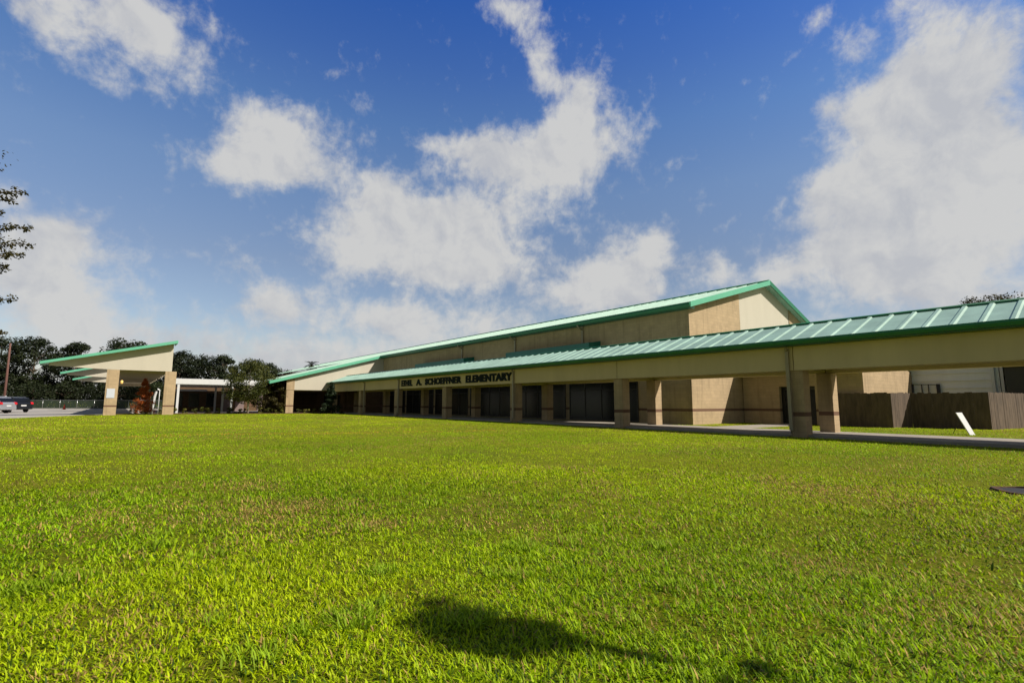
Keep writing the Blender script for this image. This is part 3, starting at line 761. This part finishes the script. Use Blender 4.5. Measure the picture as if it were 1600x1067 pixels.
# the wood behind the parking lot: every crown a tree of its own
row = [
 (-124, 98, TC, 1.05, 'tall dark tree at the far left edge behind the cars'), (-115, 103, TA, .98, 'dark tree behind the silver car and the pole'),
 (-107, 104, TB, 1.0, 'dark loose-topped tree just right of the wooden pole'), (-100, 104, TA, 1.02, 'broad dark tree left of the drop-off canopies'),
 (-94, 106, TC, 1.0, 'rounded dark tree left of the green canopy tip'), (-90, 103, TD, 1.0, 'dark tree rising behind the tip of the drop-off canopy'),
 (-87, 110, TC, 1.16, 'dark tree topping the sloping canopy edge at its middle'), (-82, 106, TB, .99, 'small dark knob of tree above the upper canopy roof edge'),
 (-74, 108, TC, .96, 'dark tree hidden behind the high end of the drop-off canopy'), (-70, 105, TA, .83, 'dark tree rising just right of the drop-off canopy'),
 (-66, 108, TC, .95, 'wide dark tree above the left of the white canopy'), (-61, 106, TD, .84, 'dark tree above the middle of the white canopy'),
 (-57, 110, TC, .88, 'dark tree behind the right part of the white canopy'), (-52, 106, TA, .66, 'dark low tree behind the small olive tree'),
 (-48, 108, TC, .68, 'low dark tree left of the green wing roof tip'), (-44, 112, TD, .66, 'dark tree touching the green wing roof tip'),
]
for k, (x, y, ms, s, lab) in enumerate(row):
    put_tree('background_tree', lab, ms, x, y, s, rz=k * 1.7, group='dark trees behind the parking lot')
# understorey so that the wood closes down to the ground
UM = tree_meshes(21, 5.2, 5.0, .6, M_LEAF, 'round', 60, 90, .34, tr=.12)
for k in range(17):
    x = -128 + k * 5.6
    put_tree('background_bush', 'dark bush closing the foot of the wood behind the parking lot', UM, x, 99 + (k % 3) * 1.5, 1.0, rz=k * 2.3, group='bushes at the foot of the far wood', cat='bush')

# palm showing over the wing roof
def palm(x, y, h):
    t = thing('palm_tree', 'small distant palm top rising above the green wing roof', 'palm tree', x, y, 0, frame=False)
    b = MB(); b.tube([(x, y, -.1), (x + .2, y, h * .5), (x, y, h - .6)], [.28, .2, .17], 8); b.build('trunk', M_BARK, t)
    rng = np.random.default_rng(3); V_ = []; T = []
    for k in range(22):
        a = k * 2.4; e0 = .9 - (k % 5) * .35
        p = np.array([0, 0, h - .6]); d = np.array([math.cos(a) * math.cos(e0), math.sin(a) * math.cos(e0), math.sin(e0)])
        for s in range(9):
            q = p + d * .17; side = np.cross(d, [0, 0, 1]); side /= np.linalg.norm(side); l = .38 * math.sin(math.pi * (s + 1.2) / 11)
            for sg in (-1, 1):
                tip = (p + q) / 2 + side * sg * l + d * .2 - np.array([0, 0, .1])
                V_ += [p, q, tip, p * .7 + tip * .3]; T += [.3 + .4 * (k % 3) / 2] * 4
            p = q; d = d - np.array([0, 0, .13]); d /= np.linalg.norm(d)
    o = bpy.data.objects.new('crown', leaf_mesh('crown', np.array(V_), np.array(T), M_LEAF)); C.objects.link(o); o.parent = t
    return t
palm(-38.3, 95, 8.9)

# tree showing over the walkway ridge at the right, and a dark box added to mask the portable's sunlit end
TR = tree_meshes(31, 16.9, 4.6, 4.0, M_LEAFO, 'pine', 130, 150, .30)
put_tree('yard_tree', 'olive brown treetop peeping over the walkway roof at far right', TR, 68.8, 70, 1.0)
t = thing('dark_filler', 'very dark shed-shaped box added to fill the dark gap behind the fence right of the portable building', 'shed', 44, 0, 0)
b = MB(); b.box(41.3, 47, -8, 5.12, -.1, 3.5); b.build('wall', M_BRONZE, t)
b = MB(); b.prism([(40.9, 3.45), (44, 4.1), (47.3, 3.45), (47.3, 3.55), (44, 4.2), (40.9, 3.55)], -8.2, 5.2); b.build('roof', M_BRONZE, t)

# small trees and shrubs in the bed
T1 = tree_meshes(41, 6.0, 2.6, 2.2, M_LEAFL, 'round', 90, 110, .19, bark=M_PALEBARK, tr=.10)
put_tree('young_tree', 'small olive green tree with a pale slim trunk at the lawn edge', T1, -29.2, 55.6, 1.0)
T2 = tree_meshes(42, 3.7, 1.3, .5, M_LEAFO, 'round', 50, 70, .16, tr=.06)
put_tree('tall_shrub', 'dark olive shrub beside the pale trunk, near the white canopy', T2, -28.3, 57.4, 1.0, group='tall shrubs beside the wing column', cat='shrub')
put_tree('tall_shrub', 'dark olive shrub just left of the wing column', T2, -26.5, 57.6, .95, rz=1.4, group='tall shrubs beside the wing column', cat='shrub')
T3 = tree_meshes(43, 3.45, 1.15, .3, M_CONIF, 'cone', 70, 80, .15, tr=.07)
put_tree('cone_tree', 'dark green pointed evergreen in front of the wing porch', T3, -19.6, 54.6, 1.0)
T4 = tree_meshes(44, 4.3, 1.15, .7, M_RUST, 'cone', 110, 60, .13, bark=M_PALEBARK, tr=.09)
put_tree('rust_tree', 'rust red pointed young tree under the drop-off canopy', T4, -37.6, 51.25, .86)
SH = [tree_meshes(50 + k, .62, .42, .08, mm, 'round', 12, 60, .10, tr=.015) for k, mm in enumerate((M_SHRUB, M_SHRUB, M_LEAFL))]
lanes = [(-39.4, 51.9), (-38.5, 52.3), (-37.3, 52.9), (-36.4, 53.3), (-35.3, 53.7), (-34.5, 54.2), (-33.5, 54.5), (-32.4, 55.0), (-31.3, 55.3), (-30.3, 55.9), (-28.4, 56.2), (-27.6, 56.4), (-26.9, 56.5), (-26.1, 56.6), (-24.3, 56.8), (-23.5, 57.0), (-22.8, 57.4), (-22.0, 57.8)]
rr = random.Random(8)
for k, (x, y) in enumerate(lanes):
    put_tree('low_shrub', 'low yellow-green shrub in the planting bed at the far lawn edge', SH[k % 3], x, y + .5, rr.uniform(.8, 1.25), rz=k, group='low shrubs in the planting bed', z=.04, cat='shrub')

# tree outside the left edge whose twig ends reach into view
def edge_tree():
    t = thing('leafy_tree', 'tree at the left edge, only its leafy twig ends in view', 'tree', -16.6, 11.5, 0, frame=False)
    b = MB(); base = Vector((-16.6, 11.5, 0))
    b.tube([(-16.6, 11.5, -.1), (-16.5, 11.5, 2), (-16.3, 11.6, 4.5), (-16.4, 11.6, 7.5)], [.25, .2, .15, .05], 8)
    tips = [(-12.22, 5.24), (-12.02, 4.88), (-12.49, 6.62), (-12.9, 7.1), (-12.28, 3.78), (-12.52, 2.95), (-12.72, 6.4), (-12.25, 5.66), (-12.6, 5.0), (-12.5, 5.9), (-12.75, 5.5), (-12.6, 4.6)]
    rng = np.random.default_rng(4); cs = []; rs = []
    for x, z in tips:
        e = Vector((x - .16, 12 + rng.uniform(-.3, .3), z)); s0 = Vector((-16.4, 11.55, max(2.2, z - 1.0)))
        mid = (s0 + e) / 2 + Vector((0, 0, .25)); q = s0 * .2 + e * .8 + Vector((0, 0, .08))
        b.tube([s0, mid, q, e], [.06, .03, .015, .006], 5, cap=False)
        for s in range(9):
            f = .80 + .2 * s / 8; c = q + (e - q) * ((f - .8) / .2) if f > .8 else q
            cs.append((c.x, c.y + rng.uniform(-.1, .1), c.z + rng.uniform(-.05, .05))); rs.append(.11 if z not in (5.24, 5.0) else .17)
        for s in range(7):
            c = mid + (q - mid) * rng.random(); cs.append((c.x, c.y, c.z)); rs.append(.4)
    for k in range(90):
        a = rng.random() * 6.28; r_ = 3.0 * math.sqrt(rng.random()); cs.append((-16.6 + r_ * math.cos(a), 11.5 + r_ * math.sin(a), rng.uniform(3, 8.5))); rs.append(.45)
    V_, tone = leaf_cloud(rng, np.array(cs), np.array(rs), 26, .075)
    V_ = V_ - np.array([-16.6, 11.5, 0])
    b.build('trunk', M_BARK, t)
    o = bpy.data.objects.new('crown', leaf_mesh('crown', V_, tone, M_LEAFO)); C.objects.link(o); o.parent = t
edge_tree()

# sapling to the right of the viewer; its crown throws the dark patch on the near lawn
def shade_tree():
    bx, by = 4.71, 1.18
    t = thing('young_tree', 'sapling just outside the right of view whose shadow lies on the near lawn', 'tree', bx, by, 0, frame=False)
    b = MB(); b.tube([(bx, by, -.1), (bx + .03, by, 2.2), (bx, by, 4.3)], [.018, .014, .008], 7)
    rng = np.random.default_rng(9); cs = []; rs = []
    H2 = Vector((SUN.x, SUN.y, 0)).normalized(); S2 = Vector((-H2.y, H2.x, 0))
    for k in range(26):
        a = rng.uniform(-.34, .34); c_ = rng.normal() * .085; z = 4.55 + rng.normal() * .06
        p = Vector((bx, by, z)) + H2 * a + S2 * c_; cs.append(tuple(p)); rs.append(.165)
        if k % 3 == 0: b.tube([(bx, by, 3.6), p], [.012, .004], 5, cap=False)
    for k in range(2):
        p = Vector((bx, by, 3.35 + rng.normal() * .1)) + S2 * rng.normal() * .12; cs.append(tuple(p)); rs.append(.075)
    V_, tone = leaf_cloud(rng, np.array(cs), np.array(rs), 150, .06, flat=.7)
    V_ = V_ - np.array([bx, by, 0])
    b.build('trunk', M_BARK, t)
    o = bpy.data.objects.new('crown', leaf_mesh('crown', V_, tone, M_LEAFL)); C.objects.link(o); o.parent = t
shade_tree()

# ------------------------------------------------------------------ cars
def car(name, label, x, y, rz, paint, group):
    t = thing(name, label, 'car', x, y, 0.02, group=group, frame=False); t.rotation_euler = (0, 0, rz)
    t['_o'] = [0.0, 0.0, 0.0]
    # local: length along x (rear at +2.35), width along y
    prof = [(-2.3, .45), (-2.35, .75), (-2.2, .98), (-1.3, 1.12), (-.75, 1.55), (-.3, 1.72), (1.2, 1.76), (1.85, 1.68), (2.18, 1.18), (2.33, 1.05), (2.36, .6), (2.28, .38)]
    under = []
    for cx in (1.45, -1.45):
        for k in range(9):
            a = math.pi * k / 8; under.append((cx + .40 * math.cos(a), .34 + .40 * math.sin(a)))
    prof2 = prof + [(1.9, .32)] + under[:9] + [(0, .30)] + under[9:] + [(-1.95, .34)]
    b = MB(); n = len(prof2); vs = []; fs = []
    secs = [(-.92, 0), (-.90, 1), (.90, 1), (.92, 0)]
    def yy(z, s): return s * (.93 if z < 1.1 else .93 - (z - 1.1) * .32)
    for s in (-1, 1): vs += [(x_, yy(z_, s), z_) for x_, z_ in prof2]
    fs = [tuple(range(n)), tuple(range(2 * n - 1, n - 1, -1))] + [(i, n + i, n + (i + 1) % n, (i + 1) % n) for i in range(n)]
    b.add(vs, fs); body = b.build('body', paint, t, bevel=.05)
    # glass
    for s in (-1, 1):
        b = MB(); y0 = lambda z: yy(z, s) + s * .006
        q = [(-.95, 1.17), (1.95, 1.17), (1.72, 1.62), (1.1, 1.66), (-.35, 1.62)]
        b.add([(a, y0(z), z) for a, z in q] + [(a, y0(z) - s * .02, z) for a, z in q], [(0, 1, 2, 3, 4), (9, 8, 7, 6, 5)] + [(k, 5 + k, 5 + (k + 1) % 5, (k + 1) % 5) for k in range(5)])
        b.build('side_window', M_GLASS, t)
    b = MB(); b.add([(1.93, -.72, 1.62), (1.93, .72, 1.62), (2.21, .80, 1.2), (2.21, -.80, 1.2), (1.88, -.72, 1.62), (1.88, .72, 1.62), (2.15, .80, 1.2), (2.15, -.80, 1.2)],
                    [(0, 1, 2, 3), (7, 6, 5, 4), (0, 4, 5, 1), (1, 5, 6, 2), (2, 6, 7, 3), (3, 7, 4, 0)]); b.build('rear_window', M_GLASS, t)
    for s in (-1, 1):
        b = MB(); b.prism([(1.95, .98), (2.385, .93), (2.37, 1.12), (2.2, 1.2)], s * .70, s * .955); b.build('tail_light', M_RED, t, bevel=.02)
    b = MB(); b.box(2.30, 2.42, -.88, .88, .38, .62); b.build('bumper', paint, t, bevel=.04)
    b = MB(); b.box(2.37, 2.385, -.26, .26, .72, .86); b.build('number_plate', M_WHITE, t)
    for cx in (1.45, -1.45):
        for s in (-1, 1):
            b = MB(); b.tube([(cx, s * .70, .34), (cx, s * .725, .34), (cx, s * .895, .34), (cx, s * .92, .34)], [.30, .345, .345, .30], 20); w = b.build('tyre', M_TYRE, t)
            b = MB(); b.tube([(cx, s * .90, .34), (cx, s * .935, .34)], [.22, .19], 14)
            for k in range(5):
                a = k * 1.2566; b.tube([(cx, s * .94, .34), (cx + .2 * math.cos(a), s * .93, .34 + .2 * math.sin(a))], .025, 5)
            b.build('rim', M_RIM, w)
    for s in (-1, 1):
        b = MB(); b.tube([(-.5, s * .62, 1.80), (1.5, s * .62, 1.82)], .02, 6); b.build('roof_rail', M_RIM, t)
    return t
car('parked_car', 'silver estate car at the left edge, its rear and red tail light in view', -56.1, 53.5, math.radians(4), M_SILVER, 'cars parked at the far left')
car('parked_car', 'black car parked just right of the silver one with a red tail light', -58.6, 58.5, math.radians(-14), M_DARKCAR, 'cars parked at the far left')

# ------------------------------------------------------------------ small things
t = thing('traffic_cone', 'small orange traffic cone standing on the far paving', 'cone', -71.8, 80.6, .02, frame=False); t['_o'] = [0.0, 0.0, 0.0]
b = MB(); b.box(-.24, .24, -.24, .24, 0, .05); b.build('base', M_ORANGE, t)
b = MB(); b.tube([(0, 0, .05), (0, 0, .85)], [.19, .04], 14); b.build('cone_body', M_ORANGE, t)
b = MB(); b.tube([(0, 0, .45), (0, 0, .62)], [.108, .072], 14); b.build('reflective_band', M_WHITE, t)

t = thing('utility_pole', 'leaning reddish brown wooden pole behind the silver car', 'pole', -62.75, 62.0, 0, frame=False); t['_o'] = [0.0, 0.0, 0.0]
b = MB(); b.tube([(0, 0, -.2), (-.05, 0, 4), (-.12, 0, 8.5)], [.14, .12, .09], 10); b.build('shaft', M_POLE, t)

def banner():
    t = thing('curved_post', 'white post with a curved top beside the rust red tree', 'post', -37.05, 52.1, 0, frame=False); t.scale = (.85, .85, .9); t['_o'] = [0.0, 0.0, 0.0]
    pts = [(-.35, 0, 0), (-.25, 0, 1.0), (-.1, 0, 2.1), (.05, 0, 2.6), (.25, 0, 2.85), (.45, 0, 2.75)]
    b = MB(); b.tube(pts, [.17, .16, .15, .13, .12, .08], 10); b.build('arm', M_WHITE, t)
    b = MB(); b.tube([(.45, 0, 0), (.45, 0, 2.75)], .04, 8); b.build('stay', M_WHITE, t)
banner()
t = thing('yard_sign', 'small white sign panel on two stakes left of the rust red tree', 'sign', -38.2, 51.4, 0.05, frame=False); t['_o'] = [0.0, 0.0, 0.0]; t.rotation_euler = (0, 0, .7)
b = MB(); b.box(-.42, .42, -.012, .012, .38, 1.05); b.build('panel', M_PAPER, t)
b = MB(); b.box(-.2, .16, -.018, -.0125, .6, .85); b.build('printed_patch', mat('faded_pink_print', (.65, .45, .45), .8, .1, 20), t)
for s in (-.3, .3):
    b = MB(); b.box(s - .015, s + .015, .0125, .03, -.1, 1.0); b.build('stake', M_WHITE, t)

t = thing('leaning_board', 'narrow white board leaning over on the grass strip beyond the walkway', 'board', 18.8, 20.6, 0, frame=False); t['_o'] = [0.0, 0.0, 0.0]; t.rotation_euler = (0, 0, .15)
b = MB()
b.add([(-.14, -.02, -.03), (.11, -.02, -.03), (.02, .36, .90), (-.27, .36, .90), (-.14, .02, -.03), (.11, .02, -.03), (.02, .40, .90), (-.27, .40, .90)],
      [(0, 1, 2, 3), (7, 6, 5, 4), (0, 4, 5, 1), (1, 5, 6, 2), (2, 6, 7, 3), (3, 7, 4, 0)])
b.build('board_face', M_WHITE, t, bevel=.005)
b = MB(); b.tube([(-.12, .32, .7), (-.10, .75, -.05)], .012, 6); b.build('prop', M_BRONZE, t)

# rusty drain rim in a hollow of the lawn, right edge
def drain():
    t = thing('drain_cover', 'dark rusty drain pit with raised rim in the lawn at the right edge', 'drain', 7.15, 7.06, 0, frame=False); t['_o'] = [0.0, 0.0, 0.0]
    z = float(ground_h(*FR(7.15, 7.06)))
    n = 20; b = MB(); vs = []
    for r_, zz in ((.45, z - .03), (.42, z + .028), (.37, z + .028), (.35, z - .12)):
        for k in range(n): a = 2 * math.pi * k / n; vs.append((r_ * math.cos(a), r_ * .9 * math.sin(a), zz + .012 * math.sin(3 * a)))
    fs = [(i * n + k, i * n + (k + 1) % n, (i + 1) * n + (k + 1) % n, (i + 1) * n + k) for i in range(3) for k in range(n)]
    b.add(vs, fs); b.build('rim', M_MULCH, t)
    b = MB(); b.add([(.36 * math.cos(2 * math.pi * k / n), .33 * math.sin(2 * math.pi * k / n), z + .008) for k in range(n)], [tuple(range(n))]); b.build('dark_disc', M_BRONZE, t)  # flat dark disc painted for the darkness inside the pit
drain()

# chain-link fence with green slats along the far side of the parking lot
def link_fence():
    t = thing('slatted_fence', 'long low chain-link fence with green slats across the far side of the lot', 'fence', -80, 90, 0, frame=False); t['_o'] = [0.0, 0.0, 0.0]
    mm = mat('dull_green_slats', (.035, .055, .03), .7, .2, 3)
    b = MB(); n = 330
    for i in range(n):
        x = -38 + i * .22
        b.box(x, x + .15, -.01, .01, .08, 1.5)
    b.build('slats', mm, t)
    b = MB(); b.tube([(-38, 0, 1.55), (36, 0, 1.55)], .03, 6); b.build('top_rail', M_RIM, t)
    for i in range(25):
        b = MB(); b.tube([(-38 + i * 3.08, 0, -.1), (-38 + i * 3.08, 0, 1.65)], .04, 6); b.build('post', M_RIM, t)
link_fence()

# ------------------------------------------------------------------ grass blades
def grass():
    rng = np.random.default_rng(77)
    m, nt, b = new_mat('grass_blades'); N, K = nt.nodes, nt.links
    at = N.new('ShaderNodeAttribute'); at.attribute_name = 'tint'
    K.new(at.outputs['Color'], b.inputs['Base Color']); b.inputs['Roughness'].default_value = .6; b.inputs['Specular IOR Level'].default_value = .25
    tr = N.new('ShaderNodeBsdfTranslucent'); K.new(at.outputs['Color'], tr.inputs['Color'])
    ms = N.new('ShaderNodeMixShader'); ms.inputs[0].default_value = .45
    K.new(b.outputs[0], ms.inputs[1]); K.new(tr.outputs[0], ms.inputs[2]); K.new(ms.outputs[0], N['Material Output'].inputs['Surface'])
    trail = np.array([(-24, 12.5), (-15.35, 15.2), (-14.7, 17.1), (-12.6, 19.2), (-9.9, 20.5), (-6.4, 21.1), (-1, 21.4)])
    def dtrail(x, y):
        d = np.full(len(x), 99.)
        for a, c in zip(trail[:-1], trail[1:]):
            ab = c - a; tt = np.clip(((x - a[0]) * ab[0] + (y - a[1]) * ab[1]) / (ab @ ab), 0, 1)
            d = np.minimum(d, np.hypot(x - a[0] - tt * ab[0], y - a[1] - tt * ab[1]))
        return d
    weeds = np.stack([rng.uniform(-6, 1.5, 70), rng.uniform(2.2, 7.5, 70), rng.uniform(.05, .16, 70)], 1)
    weeds = np.concatenate([weeds, np.stack([rng.uniform(-8, 9, 50), rng.uniform(2.5, 11, 50), rng.uniform(.04, .12, 50)], 1)])
    allV = []; allN = []; allI = []; allC = []; off = 0
    # ring: r0, r1, count, blade length, width, two-segment?
    rings = [(1.2, 5, 290000, .050, .0036, True), (5, 10, 320000, .054, .0050, True), (10, 20, 340000, .055, .0082, False), (20, 36, 300000, .055, .014, False), (36, 66, 240000, .06, .027, False)]
    for r0, r1, cnt, ln, wd, two in rings:
        th = rng.uniform(-1.02, 1.02, cnt)
        q = rng.random(cnt); r = np.sqrt(r0 * r0 + q * (r1 * r1 - r0 * r0))
        x = r * np.sin(th); y = r * np.cos(th)
        # tufting
        v = x * VX.x + y * VX.y; u = x * UX.x + y * UX.y
        tf = vnoise(x * 1.0 + 31, y + 17, .22) * .6 + vnoise(x + 3, y + 5, .9) * .4
        keep = (rng.random(cnt) < np.clip((tf - .22) * 3.0, .30, 1))
        keep &= ~((v > 20.28) & (v < 23.85)) & ~((v > 26.5) & (u > 16.5)) & ~((v > 32.4) & (u > 9.6)) & ~((v > 23.7) & (v < 32.6) & (u > 12.4) & (u < 14.5)) & ~((v > 23) & (u > 17.5))
        keep &= (u < 60.2) & (np.hypot(x - 7.12, y - 7.06) > .40)
        # paving / bed boundary at the far left
        bx = np.interp(y, [0, 20, 36.7, 49, 52.3, 60], [-34, -34, -37.7, -41, -40, -40]); keep &= x > bx
        keep &= ~((y > 50.6 + (x + 40.5) * .40) & (x < -20))
        x, y, v, u, r = x[keep], y[keep], v[keep], u[keep], r[keep]; n = len(x)
        z = ground_h(v, u)
        big = vnoise(x + 11, y + 3, 3.1); mid = vnoise(x + 5, y + 9, .8); sm = vnoise(x, y, .25)
        hgt = ln * rng.uniform(.45, 1.25, n) * (.6 + .8 * (mid * .6 + sm * .4))
        tall = rng.random(n) < np.where(r < 12, .012, .004); hgt = np.where(tall, hgt * 1.9, hgt)
        wx, wy = weeds[:, 0], weeds[:, 1]
        isw = np.zeros(n, bool)
        for a_, b__, rr_ in weeds:
            isw |= (np.hypot(x - a_, y - b__) < rr_) & (rng.random(n) < .35)
        hgt = np.where(isw, ln * rng.uniform(1.1, 2.1, n), hgt)
        ang = rng.uniform(0, 2 * np.pi, n) + (mid - .5) * 2
        lean = np.where(isw, rng.uniform(.2, .9, n), rng.uniform(.35, 1.25, n))
        dx = np.cos(ang); dy = np.sin(ang)
        w = wd * rng.uniform(.6, 1.35, n) * np.where(tall | isw, 1.25, 1)
        fx = rng.normal(size=n); fy = rng.normal(size=n); fl = np.hypot(fx, fy); px, py = -dy, dx
        base = np.stack([x, y, z - .008], 1)
        side = np.stack([px, py, np.zeros(n)], 1) * w[:, None]
        dirv = np.stack([dx * np.sin(lean), dy * np.sin(lean), np.cos(lean)], 1)
        l2 = lean + rng.uniform(.1, .7, n)
        dir2 = np.stack([dx * np.sin(l2), dy * np.sin(l2), np.cos(l2)], 1)
        # colour
        dry = np.clip((vnoise(x + 50, y + 20, 1.7) * .55 + vnoise(x + 8, y + 31, .55) * .45 - .47) * 2.2, 0, 1)
        dry = np.clip(dry + .22 * sstep(x, 0, 5) * (1 - sstep(r, 7, 16)), 0, 1)
        tdist = dtrail(x, y); dry = np.maximum(dry, .95 * np.exp(-(tdist / .38) ** 2))
        pr = rng.random(n); gmix = np.clip(.15 + .75 * big + .25 * rng.normal(size=n) * .6, 0, 1)
        far = np.clip((r - 6) / 30, 0, 1)
        green = np.array([.18, .355, .001]); yel = np.array([.52, .62, .002]); straw = np.array([.50, .34, .10]); dark = np.array([.05, .10, .004])
        c = green[None] * (1 - gmix[:, None]) + yel[None] * gmix[:, None]
        c = np.where((pr < .18 * (1 - far))[:, None], dark[None], c)
        c = np.where(isw[:, None], np.array([.27, .40, .010])[None], c)
        isdry = rng.random(n) < (.06 + .60 * dry)
        c = np.where(isdry[:, None], straw[None] * rng.uniform(.5, 1.15, n)[:, None], c)
        c = np.where((isdry & (tdist < .8))[:, None], np.array([.60, .34, .05])[None], c)
        c = c * (.84 + .46 * vnoise(x + 23, y + 41, 2.3) + .10 * (sm - .5))[:, None]
        c = c * (1 + (rng.uniform(-.28, .28, n) * (1 - .6 * far)))[:, None] * (1 + .15 * far)[:, None]
        if two:
            p1 = base + dirv * (hgt * .55)[:, None]; p2 = p1 + dir2 * (hgt * .5)[:, None]
            V_ = np.stack([base - side * .8, base + side * .8, p1 - side, p1 + side, p2], 1)
            F = np.array([0, 1, 3, 2, 2, 3, 4]); fn = np.tile([4, 3], n); k = 5
            grad = np.array([.55, .55, 1, 1, 1.15])
        else:
            p2 = base + dirv * (hgt * .6)[:, None] + dir2 * (hgt * .4)[:, None]
            V_ = np.stack([base - side, base + side, p2], 1); F = np.array([0, 1, 2]); fn = np.full(n, 3); k = 3
            grad = np.array([1., 1., 1.])
        idx = (np.arange(n)[:, None] * k + F[None]).ravel() + off
        cc = np.ones((n, k, 4)); cc[:, :, :3] = np.repeat(c[:, None, :], k, 1)
        allV.append(V_.reshape(-1, 3)); allN.append(fn); allI.append(idx); allC.append(cc.reshape(-1, 4)); off += n * k
    me = mesh_np('grass', np.concatenate(allV), np.concatenate(allN), np.concatenate(allI), m, col=np.concatenate(allC))
    o = bpy.data.objects.new('grass', me); C.objects.link(o); o['kind'] = 'stuff'
    single(o, 'sunlit yellow-green lawn grass with dry straw patches', 'grass')
grass()

# drop the builder's own bookkeeping
for o in bpy.data.objects:
    if '_o' in o: del o['_o']
